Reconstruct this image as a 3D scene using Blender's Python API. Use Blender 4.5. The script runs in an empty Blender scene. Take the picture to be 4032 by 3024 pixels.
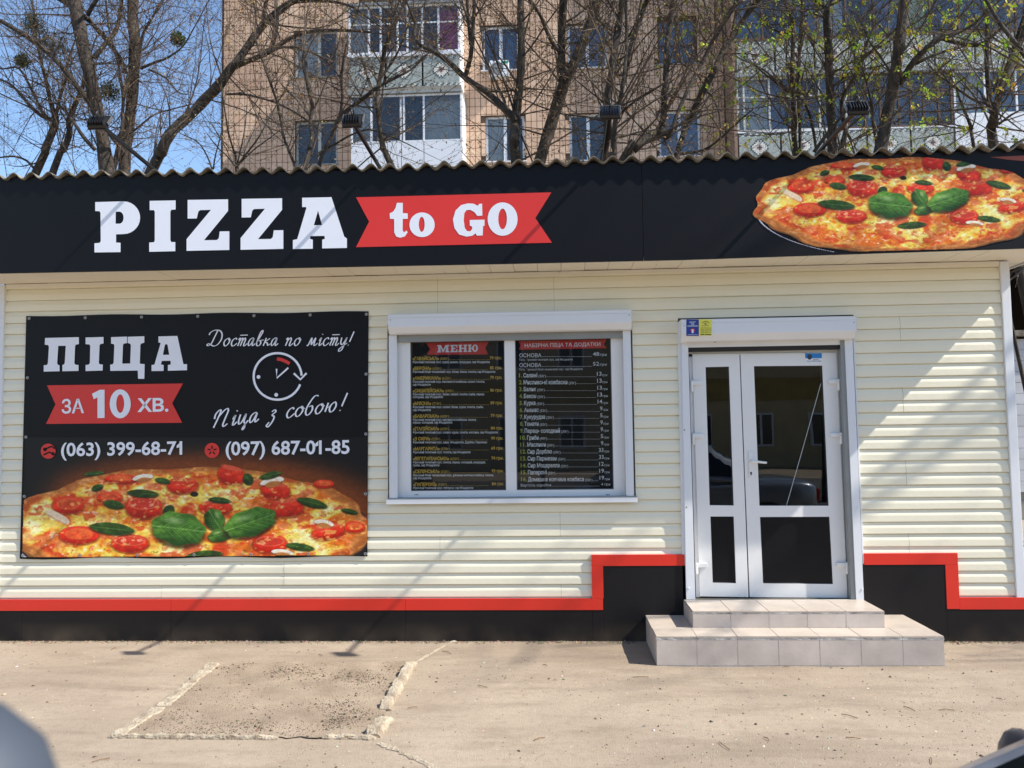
import bpy, bmesh, math, random
import numpy as np
from mathutils import Vector, Matrix
from mathutils.geometry import tessellate_polygon

rnd = random.Random(7)
NR = np.random.RandomState(11)
SC = bpy.context.scene
COL = SC.collection

# ------------------------------------------------------------------ camera
PW, PH, FPX = 4032.0, 3024.0, 3300.0
CAM = Vector((0.0, -6.86, 1.645))
pit, yaw, rol = math.radians(3.55), math.radians(-3.146), math.radians(-0.734)
fwd = Vector((math.sin(yaw)*math.cos(pit), math.cos(yaw)*math.cos(pit), math.sin(pit)))
rgt = Vector((math.cos(yaw), -math.sin(yaw), 0))
upv = rgt.cross(fwd)
r2 = math.cos(rol)*rgt + math.sin(rol)*upv
u2 = -math.sin(rol)*rgt + math.cos(rol)*upv
cd = bpy.data.cameras.new('camera')
cam = bpy.data.objects.new('camera', cd)
COL.objects.link(cam)
M3 = Matrix((r2, u2, -fwd)).transposed()
cam.matrix_world = Matrix.Translation(CAM) @ M3.to_4x4()
cd.sensor_fit = 'HORIZONTAL'; cd.sensor_width = 36.0; cd.lens = 36.0*FPX/PW
cd.clip_start = 0.02; cd.clip_end = 2000
cd.dof.use_dof = True; cd.dof.focus_distance = 7.2; cd.dof.aperture_fstop = 5.5
SC.camera = cam

# ------------------------------------------------------------------ light
SUN_TO = Vector((0.967, -0.224, 1.0)).normalized()
w = bpy.data.worlds.new('World'); SC.world = w; w.use_nodes = True
nt = w.node_tree
bg = nt.nodes['Background']
sky = nt.nodes.new('ShaderNodeTexSky')
sky.sky_type = 'NISHITA'; sky.sun_disc = False
sky.sun_elevation = math.asin(SUN_TO.z)
sky.sun_rotation = math.atan2(SUN_TO.x, SUN_TO.y)
sky.air_density = 1.0; sky.dust_density = 0.1; sky.ozone_density = 3.0
nt.links.new(sky.outputs[0], bg.inputs['Color'])
bg.inputs['Strength'].default_value = 0.15
sd = bpy.data.lights.new('sun', 'SUN'); sd.energy = 5.0; sd.angle = math.radians(0.53); sd.color = (1.0, 0.95, 0.87)
sun = bpy.data.objects.new('sun', sd); COL.objects.link(sun)
sun.location = (20, -6, 22)
sun.rotation_euler = SUN_TO.to_track_quat('Z', 'Y').to_euler()
SC.view_settings.view_transform = 'Standard'; SC.view_settings.look = 'None'
SC.view_settings.exposure = 0.64; SC.view_settings.gamma = 1.0
SC.view_settings.use_curve_mapping = False
SC.render.engine = 'CYCLES'
SC.cycles.use_denoising = True
SC.cycles.max_bounces = 8; SC.cycles.transparent_max_bounces = 12

# ------------------------------------------------------------------ helpers
def ray(px, py):
    return (float(px-PW/2)/FPX)*r2 - (float(py-PH/2)/FPX)*u2 + fwd
def at(px, py, Y):                       # photo pixel -> point on the plane y = Y
    d = ray(px, py); return CAM + d*((Y-CAM.y)/d.y)
def atz(px, py, z=0.0):                  # photo pixel -> point on a level plane
    d = ray(px, py); return CAM + d*((z-CAM.z)/d.z)

def srgb(r, g=None, b=None):
    if g is None: r, g, b = r
    f = lambda c: (c/255/12.92 if c/255 <= .04045 else ((c/255+.055)/1.055)**2.4)
    return (f(r), f(g), f(b))

MATS = {}
def mat(name, col=(.5,.5,.5), rough=.6, var=0.0, scale=4.0, bump=0.0, bscale=60.0, metal=0.0, spec=0.5, vcol=False,
        col2=None, detail=5.0, coat=0.0, trans=0.0, stretch=(1,1,1)):
    if name in MATS: return MATS[name]
    m = bpy.data.materials.new(name); m.use_nodes = True
    t = m.node_tree; n = t.nodes; b = n['Principled BSDF']; L = t.links.new
    b.inputs['Roughness'].default_value = rough; b.inputs['Metallic'].default_value = metal
    b.inputs['Specular IOR Level'].default_value = spec
    b.inputs['Coat Weight'].default_value = coat; b.inputs['Coat Roughness'].default_value = .08
    b.inputs['Base Color'].default_value = (*col, 1)
    tc = n.new('ShaderNodeTexCoord'); mp = n.new('ShaderNodeMapping'); mp.inputs['Scale'].default_value = stretch
    geo = n.new('ShaderNodeNewGeometry')
    L(geo.outputs['Position'], mp.inputs['Vector'])
    src = None
    if vcol:
        a = n.new('ShaderNodeVertexColor'); a.layer_name = 'Col'; src = a.outputs['Color']
    if var > 0 or col2:
        ns = n.new('ShaderNodeTexNoise'); ns.inputs['Scale'].default_value = scale
        ns.inputs['Detail'].default_value = detail; ns.inputs['Roughness'].default_value = .6
        L(mp.outputs[0], ns.inputs['Vector'])
        mx = n.new('ShaderNodeMix'); mx.data_type = 'RGBA'
        rmp = n.new('ShaderNodeMapRange'); rmp.inputs[1].default_value = .32; rmp.inputs[2].default_value = .68
        L(ns.outputs['Fac'], rmp.inputs[0]); L(rmp.outputs[0], mx.inputs['Factor'])
        if vcol:
            mx.blend_type = 'MULTIPLY'; L(src, mx.inputs['A']); g = 1-var; mx.inputs['B'].default_value = (g, g, g, 1)
        else:
            c2 = col2 or tuple(c*(1-var) for c in col)
            mx.inputs['A'].default_value = (*col, 1); mx.inputs['B'].default_value = (*c2, 1)
        src = mx.outputs['Result']
    if src is not None: L(src, b.inputs['Base Color'])
    if bump > 0:
        nb = n.new('ShaderNodeTexNoise'); nb.inputs['Scale'].default_value = bscale; nb.inputs['Detail'].default_value = 4
        L(mp.outputs[0], nb.inputs['Vector'])
        bp = n.new('ShaderNodeBump'); bp.inputs['Strength'].default_value = bump; bp.inputs['Distance'].default_value = .02
        L(nb.outputs['Fac'], bp.inputs['Height']); L(bp.outputs[0], b.inputs['Normal'])
    if trans > 0:
        tl = n.new('ShaderNodeBsdfTranslucent'); ms = n.new('ShaderNodeMixShader'); ms.inputs[0].default_value = trans
        tl.inputs['Color'].default_value = (*col, 1)
        if src is not None: L(src, tl.inputs['Color'])
        L(b.outputs[0], ms.inputs[1]); L(tl.outputs[0], ms.inputs[2]); L(ms.outputs[0], n['Material Output'].inputs['Surface'])
    MATS[name] = m
    return m

def glassmat(name, tint=(1,1,1), refl=1.0, rough=0.0, ior=1.5, mul=1.6):
    if name in MATS: return MATS[name]
    m = bpy.data.materials.new(name); m.use_nodes = True
    t = m.node_tree; n = t.nodes; L = t.links.new
    n.remove(n['Principled BSDF'])
    tr = n.new('ShaderNodeBsdfTransparent'); tr.inputs[0].default_value = (*tint, 1)
    gl = n.new('ShaderNodeBsdfGlossy'); gl.inputs['Roughness'].default_value = rough; gl.inputs['Color'].default_value = (refl, refl, refl, 1)
    fr = n.new('ShaderNodeFresnel'); fr.inputs['IOR'].default_value = ior
    ns = n.new('ShaderNodeTexNoise'); ns.inputs['Scale'].default_value = 1.6; ns.inputs['Detail'].default_value = 1
    bp = n.new('ShaderNodeBump'); bp.inputs['Strength'].default_value = .012; bp.inputs['Distance'].default_value = .05
    L(ns.outputs['Fac'], bp.inputs['Height']); L(bp.outputs[0], gl.inputs['Normal'])
    mu = n.new('ShaderNodeMath'); mu.operation = 'MULTIPLY'; mu.inputs[1].default_value = mul; mu.use_clamp = True
    L(fr.outputs[0], mu.inputs[0])
    ms = n.new('ShaderNodeMixShader'); L(mu.outputs[0], ms.inputs[0]); L(tr.outputs[0], ms.inputs[1]); L(gl.outputs[0], ms.inputs[2])
    L(ms.outputs[0], n['Material Output'].inputs['Surface'])
    MATS[name] = m
    return m

def wloc(o):
    v = Vector((0,0,0))
    while o is not None:
        v += o.location; o = o.parent
    return v

class MB:
    def __init__(s): s.v = []; s.f = []; s.c = []
    def add(s, vs, fs, col=None):
        b = len(s.v); s.v += [tuple(p) for p in vs]; s.f += [tuple(i+b for i in f) for f in fs]
        if col is not None: s.c += [col]*len(vs)
    def box(s, x0, x1, y0, y1, z0, z1, col=None):
        s.add([(x0,y0,z0),(x1,y0,z0),(x1,y1,z0),(x0,y1,z0),(x0,y0,z1),(x1,y0,z1),(x1,y1,z1),(x0,y1,z1)],
              [(0,3,2,1),(4,5,6,7),(0,1,5,4),(1,2,6,5),(2,3,7,6),(3,0,4,7)], col)
    def hexa(s, q, y0, y1, col=None):    # q: 4 points (x,z) ccw from lower left, extruded y0..y1
        vs = [(x, y0, z) for x, z in q] + [(x, y1, z) for x, z in q]
        s.add(vs, [(0,1,2,3),(7,6,5,4),(0,4,5,1),(1,5,6,2),(2,6,7,3),(3,7,4,0)], col)
    def quad(s, a, b, c, d, col=None): s.add([a,b,c,d], [(0,1,2,3)], col)
    def prof_x(s, prof, x0, x1, caps=True, closed=False):   # prof [(y,z)...] swept along x
        n = len(prof)
        vs = [(x0,y,z) for y,z in prof] + [(x1,y,z) for y,z in prof]
        fs = [(i, i+1, n+i+1, n+i) for i in range(n-1)]
        if closed: fs.append((n-1, 0, n, 2*n-1))
        if caps: fs += [tuple(range(n-1,-1,-1)), tuple(range(n, 2*n))]
        s.add(vs, fs)
    def tube(s, pts, rad, n=6, cap=True, col=None, flat=1.0):
        pts = [Vector(p) for p in pts]; m = len(pts)
        if not hasattr(rad, '__len__'): rad = [rad]*m
        vs = []; a = None
        for i, p in enumerate(pts):
            t = (pts[min(i+1,m-1)] - pts[max(i-1,0)])
            if t.length < 1e-9: t = Vector((0,0,1))
            t.normalize()
            if a is None:
                a = t.cross(Vector((0,1,0)) if abs(t.y) < .9 else Vector((1,0,0)))
            a = (a - t*a.dot(t)); a.normalize(); b = t.cross(a)
            for k in range(n):
                th = 2*math.pi*k/n
                vs.append(p + (a*math.cos(th)+b*math.sin(th)*flat)*rad[i])
        fs = []
        for i in range(m-1):
            for k in range(n):
                k2 = (k+1) % n
                fs.append((i*n+k, i*n+k2, (i+1)*n+k2, (i+1)*n+k))
        if cap: fs += [tuple(range(n-1,-1,-1)), tuple(range((m-1)*n, m*n))]
        s.add(vs, fs, col)
    def lathe(s, prof, origin, axis='Y', n=16, closed=False):   # prof [(r,h)]
        vs = []; m = len(prof); o = Vector(origin)
        for r, h in prof:
            for k in range(n):
                th = 2*math.pi*k/n; c, d = r*math.cos(th), r*math.sin(th)
                vs.append(o + (Vector((c,h,d)) if axis == 'Y' else Vector((c,d,h)) if axis == 'Z' else Vector((h,c,d))))
        fs = []
        for i in range(m-1 if not closed else m):
            j = (i+1) % m
            for k in range(n):
                k2 = (k+1) % n; fs.append((i*n+k, j*n+k, j*n+k2, i*n+k2))
        if not closed: fs += [tuple(range(n)), tuple(range(m*n-1, (m-1)*n-1, -1))]
        s.add(vs, fs)
    def loft(s, secs, cap=True, closed=True):
        n = len(secs[0]); vs = [p for q in secs for p in q]; fs = []
        for i in range(len(secs)-1):
            for k in range(n if closed else n-1):
                k2 = (k+1) % n; fs.append((i*n+k, i*n+k2, (i+1)*n+k2, (i+1)*n+k))
        if cap and closed: fs += [tuple(range(n-1,-1,-1)), tuple(range((len(secs)-1)*n, len(secs)*n))]
        s.add(vs, fs)
    def poly(s, loops):                  # loops of 3D points, first outer then holes; flat fill
        loops = [[Vector(p) for p in l] for l in loops]
        tris = tessellate_polygon(loops); s.add([p for l in loops for p in l], tris)
    def mesh(s, name, off=Vector((0,0,0)), smooth=False, fixn=True):
        me = bpy.data.meshes.new(name)
        co = np.array(s.v, dtype=np.float64).reshape(-1,3) - np.array(off)
        me.from_pydata(co.tolist(), [], s.f); 
        if s.c and len(s.c) == len(s.v):
            ca = me.color_attributes.new('Col', 'FLOAT_COLOR', 'POINT')
            ca.data.foreach_set('color', np.array([(*c, 1) for c in s.c], dtype=np.float32).ravel())
        if fixn:
            bm = bmesh.new(); bm.from_mesh(me); bmesh.ops.recalc_face_normals(bm, faces=bm.faces); bm.to_mesh(me); bm.free()
        if smooth: me.polygons.foreach_set('use_smooth', [True]*len(me.polygons))
        me.update(); return me
    def build(s, name, m, parent=None, smooth=False, fixn=True, bevel=0, stuff=False):
        if parent is not None: off = wloc(parent)
        else:
            a = np.array(s.v); off = Vector(((a[:,0].min()+a[:,0].max())/2, (a[:,1].min()+a[:,1].max())/2, a[:,2].min()))
        me = s.mesh(name, off, smooth, fixn); me.materials.append(m)
        o = bpy.data.objects.new(name, me); COL.objects.link(o)
        if parent is not None: o.parent = parent
        else: o.location = off
        if bevel:
            bv = o.modifiers.new('bevel', 'BEVEL'); bv.width = bevel; bv.segments = 2; bv.limit_method = 'ANGLE'
        if stuff: o['kind'] = 'stuff'
        return o

def tag(o, label=None, cat=None, group=None, kind=None):
    if label: o['label'] = label
    if cat: o['category'] = cat
    if group: o['group'] = group
    if kind: o['kind'] = kind
    return o
def thing(name, loc, label, cat, group=None):
    o = bpy.data.objects.new(name, None); COL.objects.link(o); o.location = loc; o.empty_display_size = .2
    return tag(o, label, cat, group)
def copy_tree(o, parent=None):
    c = o.copy(); COL.objects.link(c); c.parent = parent
    for ch in [q for q in o.children]: copy_tree(ch, c)
    return c
def lerp(a, b, t): return a+(b-a)*t
def interp(tab, x):
    if x <= tab[0][0]: a, b = tab[0], tab[1]
    elif x >= tab[-1][0]: a, b = tab[-2], tab[-1]
    else:
        for a, b in zip(tab, tab[1:]):
            if a[0] <= x <= b[0]: break
    return a[1] + (b[1]-a[1])*(x-a[0])/(b[0]-a[0])

# text: glyph outlines of the built-in font as flat triangles
_tx = {}
def text_tris(s, bold=0.0, res=3, shear=0.0):
    k = (s, bold, res, shear)
    if k not in _tx:
        c = bpy.data.curves.new('t', 'FONT'); c.body = s; c.resolution_u = res; c.offset = bold; c.shear = shear
        o = bpy.data.objects.new('t', c); COL.objects.link(o)
        dg = bpy.context.evaluated_depsgraph_get(); ev = o.evaluated_get(dg); me = ev.to_mesh()
        vs = [(v.co.x, v.co.y) for v in me.vertices]; fs = [tuple(p.vertices) for p in me.polygons]
        ev.to_mesh_clear(); bpy.data.objects.remove(o); bpy.data.curves.remove(c)
        _tx[k] = (vs, fs)
    return _tx[k]
def text_on(mb, s, x0, y0, x1, y1, h, mp, bold=0.0, res=3, ref=None, shear=0.0):
    """text s from (x0,y0) to (x1,y1) along its baseline, capital height h, in picture units; mp maps units to 3D"""
    vs, fs = text_tris(s, bold, res, shear)
    if not fs: return
    a = min(v[0] for v in vs); b = max(v[0] for v in vs)
    cap = 0.69
    k = (x1-x0)/(b-a)
    out = []
    for x, y in vs:
        u = (x-a)/(b-a)
        out.append(mp(x0+(x1-x0)*u, y0+(y1-y0)*u - y/cap*h))
    mb.add(out, fs)
def ell(cx, cy, rx, ry, n=28, a0=0, a1=360, rot=0):
    out = []; full = abs(a1-a0) >= 360
    for i in range(n if full else n+1):
        t = math.radians(a0+(a1-a0)*i/n); x, y = rx*math.cos(t), ry*math.sin(t); r = math.radians(rot)
        out.append((cx+x*math.cos(r)-y*math.sin(r), cy+x*math.sin(r)+y*math.cos(r)))
    return out
def ribbon(mb, pts, wid, mp):            # flat brush stroke in picture units
    n = len(pts); L = []; R = []
    for i, (x, y) in enumerate(pts):
        ax, ay = pts[max(i-1,0)]; bx, by = pts[min(i+1,n-1)]
        dx, dy = bx-ax, by-ay; l = math.hypot(dx, dy) or 1
        w_ = wid[i] if hasattr(wid, '__len__') else wid
        L.append(mp(x-dy/l*w_/2, y+dx/l*w_/2)); R.append(mp(x+dy/l*w_/2, y-dx/l*w_/2))
    mb.add(L+R, [(i, i+1, n+i+1, n+i) for i in range(n-1)])
def catmull(p, k=5):
    if len(p) < 3: return p
    q = [p[0]]+list(p)+[p[-1]]; out = []
    for i in range(1, len(q)-2):
        for j in range(k):
            t = j/k; out.append(tuple(.5*((2*q[i][d])+(-q[i-1][d]+q[i+1][d])*t+(2*q[i-1][d]-5*q[i][d]+4*q[i+1][d]-q[i+2][d])*t*t
                 +(-q[i-1][d]+3*q[i][d]-3*q[i+1][d]+q[i+2][d])*t**3) for d in range(len(p[0]))))
    out.append(tuple(p[-1])); return out
# ------------------------------------------------------------------ materials
def ground_mat():
    m = bpy.data.materials.new('sandy_asphalt'); m.use_nodes = True
    t = m.node_tree; n = t.nodes; L = t.links.new; b = n['Principled BSDF']
    geo = n.new('ShaderNodeNewGeometry')
    def noise(sc, det=5, rg=.6, st=None):
        x = n.new('ShaderNodeTexNoise'); x.inputs['Scale'].default_value = sc; x.inputs['Detail'].default_value = det; x.inputs['Roughness'].default_value = rg
        if st:
            mp = n.new('ShaderNodeMapping'); mp.inputs['Scale'].default_value = st; L(geo.outputs['Position'], mp.inputs['Vector']); L(mp.outputs[0], x.inputs['Vector'])
        else: L(geo.outputs['Position'], x.inputs['Vector'])
        return x.outputs['Fac']
    def rng(s, a, c, d=0., e=1.):
        x = n.new('ShaderNodeMapRange'); x.inputs[1].default_value = a; x.inputs[2].default_value = c; x.inputs[3].default_value = d; x.inputs[4].default_value = e
        L(s, x.inputs[0]); return x.outputs[0]
    def mix(f, a, c, bl='MIX'):
        x = n.new('ShaderNodeMix'); x.data_type = 'RGBA'; x.blend_type = bl
        L(f, x.inputs['Factor'])
        for k, q in (('A', a), ('B', c)):
            if isinstance(q, tuple): x.inputs[k].default_value = (*q, 1)
            else: L(q, x.inputs[k])
        return x.outputs['Result']
    c = mix(rng(noise(.9, 7), .35, .66), srgb(170,154,134), srgb(154,138,119))
    c = mix(rng(noise(3.2, 6, .62, (.5,1.6,1)), .5, .74), c, srgb(141,126,108))
    c = mix(rng(noise(.55, 8, .68, (.35,1.5,1)), .5, .64, 0, .7), c, srgb(132,117,100))
    c = mix(rng(noise(22, 4), .52, .75, 0, .45), c, srgb(132,116,97))
    c = mix(rng(noise(140, 2), .58, .72, 0, .45), c, srgb(106,93,79))
    c = mix(rng(noise(190, 2), .66, .74, 0, .8), c, srgb(222,206,180))
    v = n.new('ShaderNodeTexVoronoi'); v.inputs['Scale'].default_value = 55; L(geo.outputs['Position'], v.inputs['Vector'])
    msk = n.new('ShaderNodeMath'); msk.operation = 'MULTIPLY'; L(rng(v.outputs['Distance'], .16, .24, 1, 0), msk.inputs[0]); L(rng(noise(2.4, 4), .5, .68), msk.inputs[1])
    c = mix(msk.outputs[0], c, srgb(92,80,66))
    L(c, b.inputs['Base Color']); b.inputs['Roughness'].default_value = .92; b.inputs['Specular IOR Level'].default_value = .25
    bp = n.new('ShaderNodeBump'); bp.inputs['Strength'].default_value = .5; bp.inputs['Distance'].default_value = .012
    ad = n.new('ShaderNodeMath'); ad.operation = 'ADD'; L(noise(120, 4), ad.inputs[0]); L(noise(14, 5), ad.inputs[1])
    L(ad.outputs[0], bp.inputs['Height']); L(bp.outputs[0], b.inputs['Normal'])
    MATS['ground'] = m; return m
GROUND = ground_mat()
SIDING = mat('cream_vinyl', srgb(238,231,206), .42, .05, 1.3, .05, 30)
SOFFIT = mat('soffit_plastic', srgb(232,226,210), .5, .05, 2)
WHITEP = mat('white_plastic', srgb(232,231,228), .32, .035, 2.2, .02, 20)
WHITEM = mat('white_metal', srgb(226,228,230), .38, .04, 3.0)
GREYM = mat('grey_metal', srgb(150,153,152), .45, .12, 6, metal=.3)
BLACKP = mat('black_sheet', srgb(25,23,24), .5, spec=.25, var=.25, scale=1.8, bump=.03, bscale=12)
NAVYP = mat('black_print', srgb(15,15,18), .45, .18, 1.1, spec=.22)
REDP = mat('red_sheet', srgb(220,48,32), .4, .07, 2.5, .03, 14)
REDI = mat('red_print', srgb(222,50,42), .45, .05, 3)
WHITEI = mat('white_print', srgb(236,238,244), .45, .03, 3)
DARK = mat('dark_recess', srgb(34,32,30), .7, .2, 8)
BLACKM = mat('black_metal', srgb(24,24,26), .42, .2, 10)
ETERN = mat('asbestos_cement', srgb(146,138,122), .9, .35, 9, .4, 70, col2=srgb(84,78,68))
INT = mat('interior_wall', srgb(120,112,100), .8, .2, 3)
TILE = mat('step_tile', srgb(200,186,170), .35, .16, 7, .05, 40, detail=7)
TILE2 = mat('step_riser_tile', srgb(208,195,184), .4, .3, 2.6, .05, 40, detail=7)
GROUT = mat('grout', srgb(226,220,210), .9, .3, 18, .3, 50)

def dusty(m, h=.16, col=srgb(150,132,110)):      # splashed dust on the lowest part of the sheets
    t = m.node_tree; n = t.nodes; L = t.links.new; bs = n['Principled BSDF']; src = bs.inputs['Base Color'].links[0].from_socket
    geo = n.new('ShaderNodeNewGeometry'); sp = n.new('ShaderNodeSeparateXYZ'); L(geo.outputs['Position'], sp.inputs[0])
    ns = n.new('ShaderNodeTexNoise'); ns.inputs['Scale'].default_value = 2.3; ns.inputs['Detail'].default_value = 9; L(geo.outputs['Position'], ns.inputs['Vector'])
    r = n.new('ShaderNodeMapRange'); r.inputs[1].default_value = h; r.inputs[2].default_value = 0; L(sp.outputs['Z'], r.inputs[0])
    r2_ = n.new('ShaderNodeMapRange'); r2_.inputs[1].default_value = .4; r2_.inputs[2].default_value = .75; L(ns.outputs['Fac'], r2_.inputs[0])
    mu = n.new('ShaderNodeMath'); mu.operation = 'MULTIPLY'; L(r.outputs[0], mu.inputs[0]); L(r2_.outputs[0], mu.inputs[1])
    ad = n.new('ShaderNodeMath'); ad.operation = 'MULTIPLY'; ad.inputs[1].default_value = .28; L(mu.outputs[0], ad.inputs[0])
    x = n.new('ShaderNodeMix'); x.data_type = 'RGBA'; L(ad.outputs[0], x.inputs['Factor']); L(src, x.inputs['A']); x.inputs['B'].default_value = (*col, 1); L(x.outputs['Result'], bs.inputs['Base Color'])
dusty(BLACKP)

# ------------------------------------------------------------------ ground
def vnoise(x, y, s=1.0, seed=0):
    q = np.random.RandomState(seed).rand(64,64); x = np.asarray(x)*s; y = np.asarray(y)*s
    i = np.floor(x).astype(int); j = np.floor(y).astype(int); fx = x-i; fy = y-j
    fx = fx*fx*(3-2*fx); fy = fy*fy*(3-2*fy); g = lambda a, b: q[a % 64, b % 64]
    return (g(i,j)*(1-fx)+g(i+1,j)*fx)*(1-fy)+(g(i,j+1)*(1-fx)+g(i+1,j+1)*fx)*fy
def gz(x, y):
    d = math.hypot(x, y+2)
    k = max(0, min(1, (12-d)/4))
    z = ((float(vnoise(x+50, y+50, .9, 3))-.5)*.022 + (float(vnoise(x+50, y+50, 3.1, 4))-.5)*.008)*k
    z *= max(0, min(1, (-y-.02)/.5)) if y > -.6 and -4.9 < x < 3.8 else 1
    return z
xs = [-400,-150,-60,-30,-18,-12,-9] + [ -7.5+i*.2 for i in range(76)] + [9,12,18,30,60,150,400]
ys = [-400,-150,-60,-30,-20,-14,-11,-9,-8] + [-7+.2*i for i in range(46)] + [3,5,8,12,18,30,60,150,400]
g = MB()
vs = [(x, y, gz(x, y)) for y in ys for x in xs]
nx = len(xs)
g.add(vs, [(j*nx+i, j*nx+i+1, (j+1)*nx+i+1, (j+1)*nx+i) for j in range(len(ys)-1) for i in range(nx-1)])
GR = g.build('ground', GROUND, None, smooth=True, fixn=False); tag(GR, kind='structure')

# ------------------------------------------------------------------ kiosk
def P(x, y, Y=0.0):
    p = at(x, y, Y); return p.x, p.z
XL, XR, ZT = -4.70, 3.544, 2.985
K = thing('kiosk', (-.55, 1.6, 0), 'cream siding takeaway kiosk with a black sign fascia and corrugated roof', 'kiosk')
DX0, DX1 = 1.03, 2.345; DZ0, DZ1 = .325, 2.40           # door opening
WX0, WX1 = -1.36, .57; WZ0, WZ1 = 1.12, 2.51            # window opening
wb = MB()
for a in ((XL-.03,WX0,0,ZT+.2),(WX0,WX1,0,WZ0),(WX0,WX1,WZ1,ZT+.2),(WX1,DX0,0,ZT+.2),(DX0,DX1,0,DZ0),(DX0,DX1,DZ1,ZT+.2),(DX1,3.60,0,ZT+.2)):
    wb.box(a[0], a[1], .014, .13, a[2], a[3])
wb.box(XL-.03, 3.60, 3.1, 3.2, 0, ZT+.2); wb.box(XL-.03, XL+.05, .14, 3.09, 0, ZT+.2); wb.box(3.52, 3.60, .14, 3.09, 0, ZT+.2)
wb.build('wall', INT, K)
fl = MB(); fl.box(XL+.06, 3.51, .14, 3.08, .02, .32); fl.build('floor', INT, K)
ce = MB(); ce.box(XL+.06, 3.51, .14, 3.08, 2.8, 2.85); ce.build('ceiling', INT, K)

HL = .0962
ROW0 = P(1460, 1334)[1] - 25*HL
def prof(z0, z1):
    base = [(0,.007),(1e-4,-.0125),(.06,-.0130),(.5,-.0118),(.6,-.0098),(.7,-.0064),(.82,-.0032),(.935,-.001),(.95,.007)]
    pts = []
    k = math.floor((z0-ROW0)/HL)
    while ROW0+k*HL < z1:
        pts += [(y, ROW0+(k+t)*HL) for t, y in base]; k += 1
    pts.append((.007, ROW0+k*HL))
    zs = [p[1] for p in pts]; ysv = [p[0] for p in pts]
    out = [(float(np.interp(z0, zs, ysv)), z0)] + [p for p in pts if z0+1e-5 < p[1] < z1-1e-5] + [(float(np.interp(z1, zs, ysv)), z1)]
    return out
openings = [(.985, 2.385, .0, 2.585), (-1.405, .612, 1.10, 2.585)]
k = 0
while True:
    z0 = ROW0 + k*2*HL - .0; z1 = z0+2*HL
    k += 1
    if z1 < .34: continue
    if z0 > ZT: break
    z0, z1 = max(z0, .335), min(z1, ZT)
    zs = sorted({z0, z1} | {z for o in openings for z in o[2:] if z0 < z < z1})
    for za, zb in zip(zs, zs[1:]):
        if zb-za < .004: continue
        segs = [(XL, XR)]
        for o in openings:
            if za < o[3]-1e-6 and zb > o[2]+1e-6:
                ns = []
                for a, b in segs:
                    if o[0] > a: ns.append((a, min(b, o[0])))
                    if o[1] < b: ns.append((max(a, o[1]), b))
                segs = [q for q in ns if q[1]-q[0] > .01]
        seams = [(-2.27, 1.6), (-.98, 2.75), (.0, -3.3)][k % 3] if zb < 2.6 else (-.985, -.02)
        for a, b in segs:
            cut = [a]+sorted(s for s in seams if a+.1 < s < b-.1)+[b]
            for i, (c, d) in enumerate(zip(cut, cut[1:])):
                pm = MB(); dy = -.0012*(i % 2) + rnd.uniform(-.0004,.0004)
                pr_ = prof(za, zb); ns_ = max(1, int((d-c)/.35)); np_ = len(pr_); sd0 = rnd.uniform(0, 40)
                for j in range(ns_+1):
                    xx = lerp(c, d-.0015, j/ns_); oy = (float(vnoise(xx*1.7+30+sd0, za*9, 1, 21))-.5)*.0022; oz = (float(vnoise(xx*1.1+30+sd0, za*5+7, 1, 22))-.5)*.0016 if 0 < j < ns_ else 0
                    pm.v += [(xx, y+dy+oy, z+oz) for y, z in pr_]
                pm.f += [(j*np_+i_, j*np_+i_+1, (j+1)*np_+i_+1, (j+1)*np_+i_) for j in range(ns_) for i_ in range(np_-1)]
                pm.build('siding_panel', SIDING, K, fixn=False)

# corner trims, J-strip under the soffit
for x0, x1 in ((XL-.07, XL), (XR, 3.614)):
    t = MB(); t.box(x0, x1, -.028, .06, .335, ZT+.004); t.build('corner_trim', WHITEM, K, bevel=.004)
for a, b in ((-4.69, .02), (.024, 3.54)):
    t = MB(); t.box(a, b, -.024, -.0005, ZT-.026+(.006 if a > 0 else 0), ZT+.006); t.build('eave_strip', SOFFIT, K)
# soffit boards
x = -4.9; i = 0
while x < 3.78:
    b = MB(); x1 = min(x+.190, 3.78); dz = rnd.uniform(-.0025, .0025)
    b.hexa([(x+.0015, ZT+.012+dz), (x1-.0015, ZT+.012+dz*.3), (x1-.0015, ZT+.024+dz*.3), (x+.0015, ZT+.024+dz)], -.452, .14 if x > 3.4 else -.002)
    b.build('soffit_board', SOFFIT, K); x = x1
sb = MB(); sb.box(3.63, 3.78, .15, 3.3, ZT+.012, ZT+.024); sb.build('side_soffit', SOFFIT, K)
sb = MB(); sb.box(3.785, 3.80, -.47, 3.3, ZT-.0, ZT+.56); sb.build('side_fascia', WHITEM, K)

# plinth sheets
def rects(name, m, lst, y0, y1=-.0135):
    for (a, b, c, d) in lst:
        t = MB(); t.box(a, b, y0, y1, c, d); t.build(name, m, K)
rz0, rz1 = .252, .338
zr = P(2500, 2203)[1]; rt = P(2500, 2182)[1]; rb = P(2500, 2224)[1]
lx0, lx1 = P(2330, 2300)[0], P(2375, 2300)[0]
qx0, qx1 = P(3718, 2300)[0], P(3768, 2300)[0]
seam = [P(95,2450)[0], P(680,2450)[0], P(1600,2450)[0]]
edges = [XL-.09] + seam + [lx0]
rects('plinth_panel', BLACKP, [(a+.001, b-.001, -.03, rz0) for a, b in zip(edges, edges[1:])], -.030)
rects('plinth_panel', BLACKP, [(lx0+.001, lx1, -.03, rz0), (lx1+.001, .99, -.03, rb)], -.030)
rects('plinth_panel', BLACKP, [(2.38, qx0, -.03, rb), (qx0+.001, 3.63, -.03, rz0)], -.030)
rects('red_strip', REDP, [(a+.001, b-.001, rz0-.004, rz1) for a, b in zip([XL-.09]+seam[1:], seam[1:]+[lx1-.004])], -.0335)
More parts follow.
